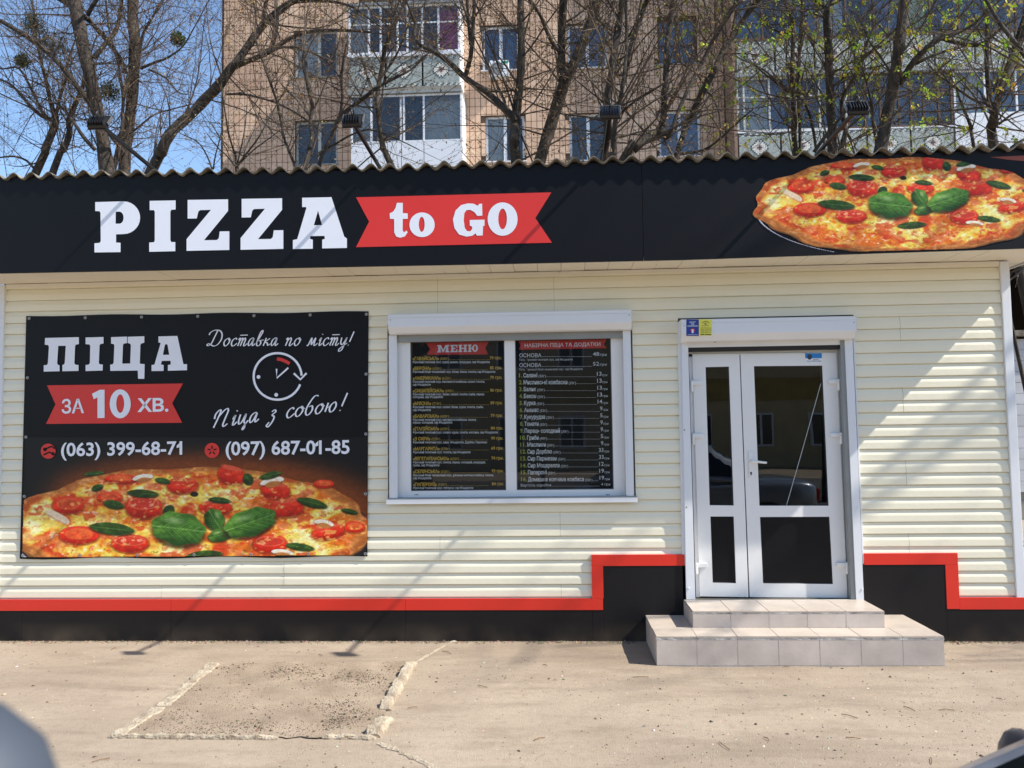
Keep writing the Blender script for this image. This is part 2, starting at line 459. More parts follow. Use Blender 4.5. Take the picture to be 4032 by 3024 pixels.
rects('red_strip', REDP, [(lx0, lx1, rz1+.001, rb-.001), (lx0, .986, rb-.003, rt), (2.39, qx1, rb-.003, rt), (qx0, qx1, rz0, rb-.004), (qx1+.001, 3.632, rz0-.004, rz1)], -.0335)

# corrugated roof sheets
YE = -.512
edge = [(at(x, y, YE).x, at(x, y, YE).z) for x, y in ((0,691),(672,676),(1344,660),(2016,641),(2688,620),(3360,599),(4032,577))]
PER, AMP = .1445, .0245
def roof_sheet(x0, nw, y0, y1, off, sl):
    n = nw*10; top = []; bot = []
    ysl = np.linspace(y0, y1, 4)
    rows = []
    for y in ysl:
        r = []
        for i in range(n+1):
            x = x0+nw*PER*i/n
            zc = interp(edge, x) + off*(1-i/n) - (y-YE)*sl + float(vnoise(x+9, y+9, 2, 8)-.5)*.006
            z = zc + AMP*math.cos(2*math.pi*x/PER - .6)
            r.append((x, y, z))
        rows.append(r)
    b = MB(); T = .0075; m = n+1
    vs = [p for r in rows for p in r] + [(p[0], p[1]+.0005, p[2]-T) for r in rows for p in r]
    R = len(rows); fs = []
    for j in range(R-1):
        for i in range(n):
            fs.append((j*m+i, j*m+i+1, (j+1)*m+i+1, (j+1)*m+i)); o = R*m
            fs.append((o+j*m+i, o+(j+1)*m+i, o+(j+1)*m+i+1, o+j*m+i+1))
    for i in range(n): fs.append((i, R*m+i, R*m+i+1, i+1))
    for j in range(R-1):
        fs.append((j*m, (j+1)*m, R*m+(j+1)*m, R*m+j*m)); fs.append((j*m+n, R*m+j*m+n, R*m+(j+1)*m+n, (j+1)*m+n))
    b.add(vs, fs)
    return b.build('roof_sheet', ETERN, K, smooth=False)
x = -5.0; i = 0
while x < 3.6:
    roof_sheet(x, 8, YE+rnd.uniform(-.012,.008), 1.3, .010 if i else 0, .03); roof_sheet(x, 8, 1.1, 3.5, .010, .03-.012/1.6); x += PER*7; i += 1

# ------------------------------------------------------------------ menu window in the kiosk wall
W = MB()
def boxed(name, m, x0, y0, x1, y1, yf, yb, parent, bevel=0, Y=None):   # photo rectangle on plane yf -> box to yb
    a = P(x0, y0, yf if Y is None else Y); c = P(x1, y1, yf if Y is None else Y)
    t = MB(); t.box(min(a[0],c[0]), max(a[0],c[0]), yf, yb, min(a[1],c[1]), max(a[1],c[1]))
    return t.build(name, m, parent, bevel=bevel)
def shutter_box(tl, tr, bl, br, parent, dep):
    a = P(*tl, -dep); b = P(*tr, -dep); c = P(*bl, -dep); d = P(*br, -dep)
    x0 = (a[0]+c[0])/2; x1 = (b[0]+d[0])/2; zt = (a[1]+b[1])/2; zb = (c[1]+d[1])/2; h = zt-zb
    t = MB()
    pr = [(-.0155,zb),(-.03,zb-.004),(-dep*.55,zb-.004),(-dep*.72,zb+.002),(-dep+.002,zb+h*.30),(-dep,zb+h*.34),(-dep,zt-.030),(-dep+.003,zt-.031),(-dep+.003,zt-.034),(-dep,zt-.035),(-dep,zt-.006),(-dep+.006,zt),(-.0155,zt)]
    pr = [(-.0155,zb),(-.03,zb-.004),(-dep*.55,zb-.004),(-dep*.72,zb+.002),(-dep+.002,zb+h*.30),(-dep,zb+h*.34),(-dep,zt-.034),(-dep+.0035,zt-.0335),(-dep+.0035,zt-.0305),(-dep,zt-.030),(-dep,zt-.006),(-dep+.006,zt),(-.0155,zt)]
    t.prof_x(pr, x0, x1, closed=True)
    o = t.build('shutter_box', WHITEM, parent)
    for xx in (x0-.003, x1+.0005):
        e = MB(); e.prof_x([(y*1.01, z+.001*(1 if z > zb+h/2 else -1)) for y, z in pr], xx, xx+.0025, closed=True); e.build('end_cap', WHITEM, o)
    for xx in (x0+.018, x1-.018):
        s = MB(); s.lathe([(.0045,0),(.0045,-.003),(.002,-.004)], (xx, -dep, zb+h*.7), 'Y', 8); s.build('screw', GREYM, o)
    return x0, x1, zb, zt
wx0, wx1, wzb, wzt = shutter_box((1524,1241),(2490,1214),(1533,1313),(2484,1292), K, .145)
# side rails and sill
for a, b in ((1531,1562),(2457,2487)):
    p = P(a,1500,-.045)[0]; q = P(b,1500,-.045)[0]
    t = MB(); t.box(p, q, -.045, -.012, P(a,1966,-.045)[1], wzb-.005); t.box(p+.018, q-.018, -.049, -.0455, P(a,1966,-.045)[1]+.004, wzb-.008); t.build('shutter_rail', WHITEM, K)
t = MB(); t.box(P(1526,1970,-.05)[0], P(2508,1965,-.05)[0], -.055, .05, P(2000,1976,-.05)[1], P(2000,1957,-.05)[1]); t.build('window_sill', GREYM, K, bevel=.003)
t = MB(); t.box(P(1522,1970,-.05)[0], P(2510,1965,-.05)[0], -.062, -.0555, P(2000,1981,-.05)[1], P(2000,1963,-.05)[1]); t.build('sill_edge', WHITEM, K)
t = MB(); t.box(wx0+.06, wx1-.06, -.02, .03, wzb-.06, wzb-.004); t.build('shutter_slot', GREYM, K)
YW = .015
fx0, fz1 = P(1562, 1322, YW); fx1, fz0 = P(2457, 1958, YW)
panes = [(P(1615,1340,YW), P(1993,1931,YW)), (P(2027,1325,YW), P(2417,1926,YW))]
gx = [panes[0][0][0], panes[0][1][0], panes[1][0][0], panes[1][1][0]]
gz1, gz0 = (panes[0][0][1]+panes[1][0][1])/2, (panes[0][1][1]+panes[1][1][1])/2
fr = MB()
for a in ((fx0-.02, gx[0], fz0, fz1), (gx[1], gx[2], fz0, fz1), (gx[3], fx1+.02, fz0, fz1), (gx[0], gx[1], fz0, gz0), (gx[0], gx[1], gz1, fz1), (gx[2], gx[3], fz0, gz0), (gx[2], gx[3], gz1, fz1)):
    fr.box(a[0], a[1], YW, YW+.06, a[2], a[3])
WF = fr.build('window_frame', WHITEP, K)
bd = MB()
for a, b in ((gx[0], gx[1]), (gx[2], gx[3])):      # glazing beads
    for q in ((a,a+.006,gz0,gz1),(b-.006,b,gz0,gz1),(a+.006,b-.006,gz0,gz0+.006),(a+.006,b-.006,gz1-.006,gz1)): bd.box(q[0],q[1],YW+.006,YW+.02,q[2],q[3])
bd.build('glazing_bead', mat('bead_grey', srgb(96,98,100), .6), WF)
for k in (0, 2):
    g_ = MB(); g_.box(gx[k]+.001, gx[k+1]-.001, YW+.021, YW+.025, gz0+.001, gz1-.001); g_.build('pane', glassmat('clear_glass', (.96,.97,.97), .9, 0, 1.45, .9), WF)
for cx in (1640, 2393):
    h_ = MB()
    for j in (-1, 0, 1):
        c = P(cx+j*5.5, 1948, YW); h_.lathe([(.0042,0),(.0042,-.0012)], (c[0], YW, c[1]), 'Y', 8)
    h_.build('drain_hole', DARK, WF)
wb2 = MB(); wb2.box(fx0-.02, fx1+.02, .15, .16, fz0-.05, fz1+.05); wb2.build('window_backing', DARK, K)

# ------------------------------------------------------------------ door
dx0, dx1, dzb, dzt = shutter_box((2683,1257),(3372,1244),(2687,1342),(3372,1330), K, .16)
YR = -.05
def vbar(name, m, top, bot, yf, yb, zt=None, zb=None, parent=K, bevel=0):   # top (x0,x1,y) bot (x0,x1,y)
    a, b = P(top[0], top[2], yf), P(top[1], top[2], yf); c, d = P(bot[0], bot[2], yf), P(bot[1], bot[2], yf)
    z1 = a[1] if zt is None else zt; z0 = c[1] if zb is None else zb
    t = MB(); t.hexa([(c[0],z0),(d[0],z0),(b[0],z1),(a[0],z1)], yf, yb); return t.build(name, m, parent, bevel=bevel)
vbar('door_casing', WHITEM, (2668,2684,1262), (2690,2703,2358), -.03, -.0005, zt=dzt-.003)
vbar('shutter_rail', WHITEM, (2684,2709,1345), (2703,2738,2360), YR, .02, zt=dzb+.002)
vbar('shutter_rail', WHITEM, (3326,3357,1336), (3372,3402,2364), YR, .02, zt=dzb+.002)
vbar('door_reveal', GREYM, (3309,3325,1350), (3352,3371,2362), YR+.012, .06, zt=dzb-.002)
vbar('door_casing', WHITEM, (3360,3366,1336), (3404,3409,2364), -.02, -.0005, zt=dzb)
boxed('shutter_slot', DARK, 2710, 1358, 3312, 1374, -.02, .03, K)
boxed('door_head', WHITEM, 2690, 1341, 3330, 1357, -.03, .03, K)
for sx in (2815, 3010, 3213):
    c = P(sx, 1342 - (sx-2815)*.022, -.06); t = MB(); t.lathe([(.0125,0),(.0125,.012),(.008,.018)], (c[0], -.06, c[1]-.012), 'Z', 10); t.build('stop_knob', mat('brown_rubber', srgb(60,48,40), .7), K)
YD = .045
def Pd(x, y): return P(x, y, YD)
# frame
boxed('door_frame', WHITEP, 2711, 1376, 3322, 1394, YD, .12, K)
vbar('door_frame', WHITEP, (2712,2726,1394), (2741,2755,2352), YD, .12)
vbar('door_frame', WHITEP, (3291,3309,1394), (3336,3351,2352), YD, .12)
PANE = glassmat('door_glass', (.5,.53,.53), .95, 0.0, 1.5, 1.8)
def leaf(tl, tr, bl, br, panes_):
    """a door leaf: a white plastic frame with openings given as (tl,tr,bl,br) photo corners"""
    q = [Pd(*bl), Pd(*br), Pd(*tr), Pd(*tl)]
    yf, yb = YD-.012, YD+.05
    holes = [[Pd(*p[2]), Pd(*p[3]), Pd(*p[1]), Pd(*p[0])] for p in panes_]
    t = MB()
    for y in (yf, yb): t.poly([[(x,y,z) for x, z in q]] + [[(x,y,z) for x, z in h][::-1] for h in holes])
    for lp in [q]+holes:
        for i in range(4):
            a, b = lp[i], lp[(i+1)%4]; t.quad((a[0],yf,a[1]),(b[0],yf,b[1]),(b[0],yb,b[1]),(a[0],yb,a[1]))
    o = t.build('door_leaf', WHITEP, K)
    for i, h in enumerate(holes):
        s = MB()
        for j in range(4):
            a, b = h[j], h[(j+1)%4]; cx = sum(p[0] for p in h)/4; cz = sum(p[1] for p in h)/4
            ins = lambda p, e: (p[0]+(e if p[0] < cx else -e), p[1]+(e if p[1] < cz else -e))
            c, d = ins(b,.006), ins(a,.006)
            s.quad((a[0],yf+.005,a[1]),(b[0],yf+.005,b[1]),(c[0],yf+.012,c[1]),(d[0],yf+.012,d[1]))
        s.build('seal', mat('seal_black', srgb(40,40,42), .6), o)
        s = MB(); s.hexa(h, yf+.013, yf+.018); s.build('glass_pane' if i == 0 else 'lower_panel', PANE if i == 0 else mat('black_panel', srgb(14,15,19), .4, .15, 2, spec=.25), o)
    return o
LL = leaf((2725,1395),(2910,1393),(2755,2347),(2946,2350), [((2777,1446),(2869,1444),(2793,1989),(2888,1990)), ((2796,2033),(2888,2033),(2805,2294),(2897,2296))])
LR = leaf((2914,1393),(3290,1389),(2951,2350),(3335,2353), [((2967,1442),(3236,1440),(2989,1991),(3261,1991)), ((2991,2035),(3264,2034),(3003,2296),(3278,2299))])
# hinges
def hinge(x0, y0, par, flip):
    t = MB(); a = P(x0, y0, YD-.03); w_, s_ = .085, (1 if flip else -1)
    t.box(min(a[0], a[0]+s_*w_), max(a[0], a[0]+s_*w_), YD-.034, YD-.013, a[1]-.034, a[1])
    t.lathe([(.009,-.085),(.011,-.08),(.011,.004),(.009,.008)], (a[0]+s_*.004, YD-.026, a[1]-.004), 'Z', 10)
    t.build('hinge', WHITEP, par, bevel=.003)
for y in (1500, 1708, 2218): hinge(2722+(y-1500)*.028, y, LL, True)
for y in (1494, 1705, 2216): hinge(3304+(y-1494)*.045, y, LR, False)
# handle
a = P(2947,1776,YD-.02); b = P(2966,1882,YD-.02)
t = MB(); t.box(a[0], b[0], YD-.022, YD-.0125, b[1], a[1]); hp = t.build('handle', WHITEP, LR, bevel=.004)
t = MB(); c = P(2957,1815,YD-.02); e = P(3018,1822,YD-.06)
t.tube([(c[0],YD-.02,c[1]),(c[0],YD-.055,c[1]),(c[0]+.012,YD-.066,c[1]-.001),(e[0]-.03,YD-.068,e[1]+.003),(e[0],YD-.066,e[1])], [.011,.0105,.0105,.0095,.009], 8)
t.build('handle_lever', WHITEP, LR, smooth=True)
c = P(2957,1862,YD-.02); t = MB(); t.lathe([(.008,0),(.008,-.002)], (c[0], YD-.022, c[1]), 'Y', 12); t.box(c[0]-.004, c[0]+.004, YD-.024, YD-.0225, c[1]-.019, c[1]-.006); t.build('key_hole', DARK, LR)
# string across the pane (diagonal pale line)
a = P(3232,1510,YD+.0); b = P(3097,1989,YD+.0); t = MB(); t.tube([(a[0],YD-.0015,a[1]),(lerp(a[0],b[0],.5)+.002,YD-.0015,lerp(a[1],b[1],.5)),(b[0],YD-.0015,b[1])], .0017, 6)
t.build('pane_crack', mat('crack_white', srgb(215,222,224), .3), LR)
for (x, y) in ((2695,1693),(2703,1997)):
    c = P(x,y,YR); t = MB(); t.lathe([(.005,0),(.005,-.002)], (c[0], YR, c[1]), 'Y', 8); t.build('rail_hole', DARK, K)
for (x, y) in ((3350,1376),(3363,1689),(3380,1998),(3395,2320),(2712,2316)):
    c = P(x,y,YR); t = MB(); t.lathe([(.008,0),(.008,-.004),(.004,-.006)], (c[0], YR, c[1]), 'Y', 10); t.build('rail_cap', WHITEM, K)

# ------------------------------------------------------------------ tiled doorstep
S0 = atz(2584, 2621, .002); YL = S0.y
zl = P(3000, 2505, YL)[1]                              # lower tread height
lx0, lx1 = at(2584,2560,YL).x, at(3720,2560,YL).x
U0 = atz(3000, 2472, zl); YU = U0.y
zu = P(3000, 2406, YU)[1]
ux0, ux1 = at(2727,2440,YU).x, at(3484,2440,YU).x
ST = thing('doorstep', ((lx0+lx1)/2, YL/2, 0), 'two-step tiled doorstep below the white entrance door', 'step')
t = MB(); t.box(lx0+.003, lx1-.003, YL+.003, -.031, -.02, zl-.003); t.build('lower_core', GROUT, ST)
t = MB(); t.box(ux0+.003, ux1-.003, YU+.003, -.031, zl-.012, zu-.003); t.build('upper_core', GROUT, ST)
def tiles(x0, x1, n, fn, last=None):
    w_ = (x1-x0)/n
    for i in range(n): fn(x0+i*w_+.003, x0+(i+1)*w_-.003)
def tl_box(x0, x1, y0, y1, z0, z1, m=TILE):
    j = rnd.uniform(-.0012,.0012); b = MB(); b.box(x0, x1, y0, y1, z0, z1+(j if m is TILE else 0)); b.build('tile', m, ST)
lip = .026
tiles(lx0, lx1, 7, lambda a, b: tl_box(a, b, YL, YL+.0105, .006, zl-lip-.002, TILE2))
tiles(ux0, ux1, 5, lambda a, b: tl_box(a, b, YU, YU+.0105, zl+.002, zu-lip*.8-.002, TILE2))
tiles(lx0, lx1, 7, lambda a, b: tl_box(a, b, YL-.002, YU-.002, zl-.009, zl))
tl_box(lx0, ux0-.003, YU+.002, -.036, zl-.009, zl); tl_box(ux1+.003, lx1, YU+.002, -.036, zl-.009, zl)
tiles(ux0, ux1, 5, lambda a, b: tl_box(a, b, YU-.002, -.052, zu-.009, zu))
for q in ((lx0, YL, -.036, .006, zl-.012), (ux0, YU, -.036, zl+.002, zu-.012)):
    n_ = 2
    for j in range(n_):
        a = lerp(q[1], q[2], j/n_)+.012; b_ = lerp(q[1], q[2], (j+1)/n_)-.002
        tl_box(q[0], q[0]+.0105, a, b_, q[3], q[4], TILE2)
        xx = lx1 if q[0] == lx0 else ux1; tl_box(xx-.0105, xx, a, b_, q[3], q[4], TILE2)
for (x0, x1, y, z, hh) in ((lx0, lx1, YL, zl, lip), (ux0, ux1, YU, zu, lip*.8)):
    b = MB(); n_ = 60
    p0 = [(lerp(x0,x1,i/n_), y+.001-float(vnoise(i*.9,1,1,5))*.0035, z-.0095) for i in range(n_+1)]; p1 = [(lerp(x0,x1,i/n_), y-.0005, z-hh+float(vnoise(i*.7,4,1,6))*.006-.003) for i in range(n_+1)]
    b.add(p0+p1, [(i, n_+1+i, n_+2+i, i+1) for i in range(n_)])
    b.build('mortar_edge', mat('mortar_smear', srgb(214,209,202), .9, .5, 11, .3, 60, col2=srgb(120,114,110)), ST)
# ------------------------------------------------------------------ printed pizza picture (colours per vertex of a flat sheet)
def fbm(h, w_, cell, seed, octs=4, asp=1.6):
    r = np.random.RandomState(seed); out = np.zeros((h, w_)); a = 1.0; tot = 0
    for o in range(octs):
        cy = max(2, int(h/cell)+2); cx = max(2, int(w_/(cell*asp))+2); q = r.rand(cy+1, cx+1)
        yy = np.linspace(0, cy-1.001, h); xx = np.linspace(0, cx-1.001, w_)
        i = yy.astype(int); j = xx.astype(int); fy = (yy-i)[:,None]; fx = (xx-j)[None,:]
        fy = fy*fy*(3-2*fy); fx = fx*fx*(3-2*fx)
        out += a*((q[i][:,j]*(1-fx)+q[i][:,j+1]*fx)*(1-fy)+(q[i+1][:,j]*(1-fx)+q[i+1][:,j+1]*fx)*fy)
        tot += a; a *= .55; cell /= 2.0
        if cell < 1.2: break
    return out/tot
BX0, BX1, BY0, BY1, STEP = 40.0, 2170.0, 760.0, 1690.0, 3.4
PWN = int((BX1-BX0)/STEP)+1; PHN = int((BY1-BY0)/STEP)+1
def paint_pizza():
    X, Y = np.meshgrid(np.linspace(BX0, BX1, PWN), np.linspace(BY0, BY1, PHN))
    h, w_ = X.shape
    S = lambda a, b, x: np.clip((x-a)/(b-a), 0, 1)**2*(3-2*np.clip((x-a)/(b-a), 0, 1))
    C = lambda r, g, b: np.array([r, g, b])/255.0
    n1 = fbm(h, w_, 26, 1); n2 = fbm(h, w_, 14, 2); n3 = fbm(h, w_, 6, 3, 3); n4 = fbm(h, w_, 40, 4); n5 = fbm(h, w_, 3, 5, 2)
    img = np.zeros((h, w_, 3)); img[:] = C(15,15,18)
    def over(col, a):
        nonlocal img
        a = np.clip(a, 0, 1)[..., None]; img = img*(1-a)+np.asarray(col)*a
    cx, cy, rx, ry = 1108., 1296., 1052., 352.
    ang = np.arctan2((Y-cy)/ry, (X-cx)/rx)
    wob = 1+.018*np.sin(ang*9+1)+.012*np.sin(ang*17+2)+.03*(n1-.5)
    rr = np.hypot((X-cx)/rx, (Y-cy)/ry)/wob
    # warm glow behind the far rim
    over(C(128,62,24), .95*S(1.34, .9, np.hypot((X-cx-60)/1060., (Y-1290)/395.))**1.3*(Y < 1350)*S(120,420,X))
    # plate and lower crust side
    low = np.hypot((X-cx)/(rx*1.0), (Y-cy-16)/(ry+10))/wob
    over(C(34,30,34), S(1.0,.985,np.hypot((X-cx-10)/(rx*1.0), (Y-cy-30)/(ry+8))))
    pl = np.hypot((X-cx)/(rx*.985), (Y-cy-38)/(ry+6)); over(C(190,186,196), (np.abs(pl-1) < .008)*(Y > cy+60)*S(1250,700,X))
    mask_low = S(1.004, .99, low)
    crust = C(176,112,52)*(.62+.75*n2[...,None]); over(crust, mask_low)
    over(C(70,38,18), mask_low*S(.955,1.0,low)*.75*S(cy,cy+260,Y))
    inside = S(1.004, .992, rr)
    rim = C(222,136,64)*(.62+.72*n2[...,None]); over(rim, inside)
    over(C(206,72,26), inside*S(.50,.68,n1)*.8)
    over(C(240,186,120), inside*S(.56,.72,n3)*S(.86,.95,rr)*.55)
    over(C(146,78,32), inside*S(.88,.99,rr)*S(.42,.6,n2)*.75)
    # toppings field
    fld = S(.95,.88,rr+.10*(n2-.5))
    over(C(226,112,34), fld)
    over(C(214,58,24), fld*S(.52,.62,n2)*.9)
    n1 = n1*.45+n4*.55; over(C(248,188,54), fld*S(.43,.52,n1))
    over(C(253,228,112), fld*S(.47,.57,n1)*.95)
    over(C(255,244,176), fld*S(.54,.64,n1*.8+n3*.2)*.95)
    over(C(212,64,28), fld*S(.58,.66,fbm(h,w_,18,9))*.75)
    over(C(236,142,88), fld*S(.60,.68,fbm(h,w_,11,12))*.7)
    over(C(176,80,28), fld*S(.66,.74,fbm(h,w_,8,10))*.45)
    over(C(255,250,226), fld*S(.70,.78,n3)*.55)
    over(C(110,58,22), fld*S(.82,.88,n5)*.3)
    def sh(X0, Y0, ax, ay, rot=0, pw=2.0):
        r = math.radians(rot); dx, dy = X-X0, Y-Y0; u = (dx*math.cos(r)+dy*math.sin(r))/ax; v = (-dx*math.sin(r)+dy*math.cos(r))/ay
        return u, v, (np.abs(u)**pw+np.abs(v)**pw)**(1/pw)
    def tomato(X0, Y0, ax, ay, kind='dome', rot=0):
        u, v, d = sh(X0, Y0+6, ax*1.08, ay*1.12, rot); over(C(110,30,12), S(1.08,.9,d)*.6)
        u, v, d = sh(X0, Y0, ax, ay, rot, 2.3); a = S(1.0,.95,d)
        over(C(222,46,24)*(.86+.28*n3[...,None]), a); over(C(150,20,12), a*S(.1,1.0,v)*.75); over(C(236,74,44), a*S(.25,-.9,v)*.8)
        if kind == 'ring':
            _, _, e = sh(X0, Y0-ay*.1, ax*.78, ay*.68, rot); over(C(238,138,62), S(1,.85,e)*.55); over(C(214,70,36), S(.55,.35,np.abs(e-.35))*S(1,.8,e)*S(.45,.6,n2))
        elif kind == 'cut':
            _, _, e = sh(X0, Y0-ay*.28, ax*.86, ay*.55, rot); over(C(214,58,40), S(1,.85,e)); over(C(238,160,120), S(1,.8,e)*S(.58,.66,n3)*.9)
            over(C(242,120,86), S(.10,.03,np.abs(e-.92))*.7)
        else:
            _, _, e = sh(X0, Y0-ay*.75, ax*.92, ay*.28, rot); over(C(222,92,60), S(1,.7,e)*.9)
            _, _, e = sh(X0-ax*.3, Y0-ay*.1, ax*.25, ay*.18, rot); over(C(250,150,120), S(1,.3,e)*.6)
    def leaf_(X0, Y0, ax, ay, rot=0, big=False, tone=1.0):
        u, v, d = sh(X0, Y0+ay*.16, ax*1.04, ay*1.06, rot); over(C(44,26,10), S(1.1,.85,d)*.75)
        u, v, d = sh(X0, Y0, ax, ay, rot)
        dd = d*(1+.05*np.sin(np.arctan2(v,u)*7)); tip = np.abs(v)/(np.clip(1-np.abs(u)**2.2,0.02,1)**.75); a = S(1.0,.94,dd if big else np.maximum(dd*.96,tip))
        base = np.clip((.40 if big else .30)+.40*(1-v)*.5+.5*(n3-.5)+.3*(n2-.5), 0, 1)[...,None]
        col = (C(16,40,14)*(1-base)+C(124,184,66)*base)*tone
        over(col, a)
        if big:
            over(C(22,58,20), a*S(.25,.9,v)*.7)
            over(C(150,196,96), a*S(.05,.015,np.abs(v+.04*u))*.85)
            for s_ in (-1, 1):
                for k in range(-2, 4):
                    w1 = np.abs((u-.27*k) - s_*v*.75 - .12*v*v); over(C(128,178,80), a*S(.035,.008,w1)*(s_*v > 0)*S(1,.3,np.abs(v))*.65)
                    over(C(26,70,24), a*S(.10,.02,np.abs(w1-.06))*(s_*v > 0)*.35)
            over(C(206,232,160), a*S(.42,.02,np.hypot((u+.2)*.7,(v+.45)*1.3))*.5)
        else:
            over(C(132,168,84), a*S(.09,.02,np.abs(v))*.5); over(C(30,44,20), a*S(.55,.75,n2)*.6)
    def mush(X0, Y0, ax, ay, rot=0):
        u, v, d = sh(X0, Y0, ax, ay, rot); over(C(60,36,20), S(1.12,.9,d)*.5); over(C(244,228,200), S(1,.88,d)*(v < .35)); over(C(190,120,60), S(1,.8,sh(X0+ax*.05, Y0+ay*.55, ax*.72, ay*.75, rot)[2])*.95); over(C(252,244,226), S(.2,.1,np.abs(d-.85))*.8*(v < .1))
    for a in ((1600,1078,86,48,'dome',8),(1880,1040,60,24,'ring',0),(700,1010,90,26,'ring',0),(1060,1050,92,46),(1345,988,82,54,'dome',14),(640,1118,74,30,'ring'),(395,1162,92,52,'ring'),
              (1250,1178,96,42),(1668,1178,96,54,'dome',-6),(835,1172,106,68,'cut'),(460,1336,116,52,'ring'),(755,1386,108,52,'cut'),(1568,1388,100,54,'cut'),(1905,1320,98,42,'dome',-10),
              (2060,1290,60,34,'ring')): tomato(*a)
    q1 = fbm(h,w_,7,41); over(C(250,214,110), fld*S(.66,.74,q1)*.6); over(C(240,120,64), fld*S(.66,.74,fbm(h,w_,6,42))*.4)
    for a in ((830,1006,62,22,-8),(1580,1028,72,26,-12),(1880,1270,60,22,10),(1640,1440,66,20,6)): mush(*a)
    u, v, d = sh(335,1232,82,24,28,3); over(C(240,214,178), S(1,.86,d)); over(C(170,110,70), S(1,.8,d)*S(.3,.9,v)*.6)
    for a in ((650,1300,132,36,6),(830,1096,92,24,4),(565,1062,36,20,-20),(660,1160,62,26,10),(980,1196,32,38,40),(1812,1150,92,26,14),(1190,1452,104,26,-4),(1742,1406,84,22,8),(1570,990,66,20,-14),(945,1022,46,18,10),
              (545,980,62,14,-6),(1275,1135,66,18,6),(1440,1012,36,30,60),(2030,1200,50,16,12)): leaf_(*a, tone=.72)
    over(C(24,16,14), S(1,.7,sh(1128,1100,28,18,0)[2])*.9)
    leaf_(1245,1246,66,58,60,True,.9); leaf_(1282,1336,78,38,-14,True,.78); leaf_(1036,1300,160,98,8,True); leaf_(1452,1264,158,80,-18,True)
    over(C(60,30,12), mask_low*S(.78,.86,n5)*.3)
    img = img*(.9+.22*n5[...,None])*(.92+.18*n3[...,None])
    img = np.clip(img, 0, 1); lin = np.where(img <= .04045, img/12.92, ((img+.055)/1.055)**2.4)
    alpha = np.maximum(np.maximum(mask_low, inside), (np.abs(pl-1) < .008)*(Y > cy+60)*(X < 1250)*1.0) > .5
    return lin, alpha
PIZ, PAL = paint_pizza()
PRINT = mat('pizza_print', vcol=True, rough=.42, spec=.3)
def pizza_sheet(name, mp, keep, parent):
    """vertices of the printed picture kept where keep(bx,by,alpha); mp maps picture units to 3D"""
    bx = np.linspace(BX0, BX1, PWN); by = np.linspace(BY0, BY1, PHN)
    ok = keep(*np.meshgrid(bx, by), PAL)
    idx = -np.ones(ok.shape, int); ii = np.argwhere(ok); idx[ok] = np.arange(len(ii))
    b = MB(); b.v = [tuple(mp(bx[j], by[i])) for i, j in ii]; b.c = [tuple(PIZ[i, j]) for i, j in ii]
    a = idx[:-1,:-1]; c = idx[:-1,1:]; d = idx[1:,1:]; e = idx[1:,:-1]; m = (a >= 0)&(c >= 0)&(d >= 0)&(e >= 0)
    b.f = np.stack([e[m], d[m], c[m], a[m]], 1).tolist()
    return b.build(name, PRINT, parent, fixn=False)

# ------------------------------------------------------------------ sign board along the eave
YF = -.475
SG = thing('sign_board', (-.55, YF, ZT), 'long black fascia sign with white PIZZA letters and a pizza picture under the roof edge', 'sign')
bot = [(at(x, y, YF).x, at(x, y, YF).z) for x, y in ((0,1076),(1344,1051),(2016,1038),(2688,1023),(3362,1000),(3964,980))]
sx = P(2532, 900, YF)[0]
def fascia(x0, x1, name='panel'):
    n = 24; b = MB()
    for y in (YF, YF+.018): b.v += [(lerp(x0,x1,i/n), y+(float(vnoise(i*.6+x0+20,1,1,31))-.5)*.0012, interp(bot, lerp(x0,x1,i/n))) for i in range(n+1)] + [(lerp(x0,x1,i/n), y+(float(vnoise(i*.6+x0+20,5,1,31))-.5)*.0012, interp(edge, lerp(x0,x1,i/n))-.012) for i in range(n+1)]
    o = 2*(n+1)
    for i in range(n):
        b.f += [(i,i+1,n+2+i,n+1+i), (o+i,o+n+1+i,o+n+2+i,o+i+1), (i,o+i,o+i+1,i+1)]
    b.f += [(0,n+1,o+n+1,o), (n,o+n,o+2*n+1,2*n+1)]
    return b.build(name, NAVYP, SG)
fascia(-4.9, P(-60,900,YF)[0]); fascia(P(-60,900,YF)[0]+.001, sx-.0015); fascia(sx+.0015, 3.783)
YT = YF-.0022
m4 = lambda x, y: at(x/1.6458, 560+y/1.6458, YT)
m5 = lambda x, y: at(1344+x/1.6458, 560+y/1.6458, YT)
m5b = lambda x, y: at(1344+x/1.6458, 560+y/1.6458, YT-.0015)
m6 = lambda x, y, Y=YT: at(2688+x/1.6458, 560+y/1.6458, Y)
Pl = [[(617,388),(800,383)]+ell(800,489,108,106,14,-88,90)+[(752,597),(752,650),(781,652),(781,712),(612,714),(612,655),(645,652),(653,640),(651,460),(645,447),(617,446)],
      [(750,450),(772,450)]+ell(774,489,27,39,8,-85,85)+[(749,528)]]
Il = [[(970,380),(1138,377),(1138,436),(1110,438),(1104,450),(1104,635),(1110,647),(1136,647),(1136,706),(967,710),(967,650),(998,648),(1003,636),(1003,452),(998,440),(970,440)]]
Zl = [[(1216,374),(1478,370),(1478,445),(1322,635),(1405,634),(1418,622),(1424,578),(1486,577),(1486,698),(1209,704),(1209,628),(1367,438),(1297,440),(1285,450),(1275,494),(1216,495)]]
Z2 = [[(x+350, y-7) for x, y in Zl[0]]]
Al = [[(1958,360),(2148,356),(2231,612),(2248,624),(2248,685),(2088,688),(2088,632),(2106,625),(2102,607),(2012,608),(2007,625),(2027,632),(2027,690),(1898,692),(1898,634),(1926,628),(1986,425),(1982,420),(1958,420)], [(2061,443),(2087,537),(2034,538)]]
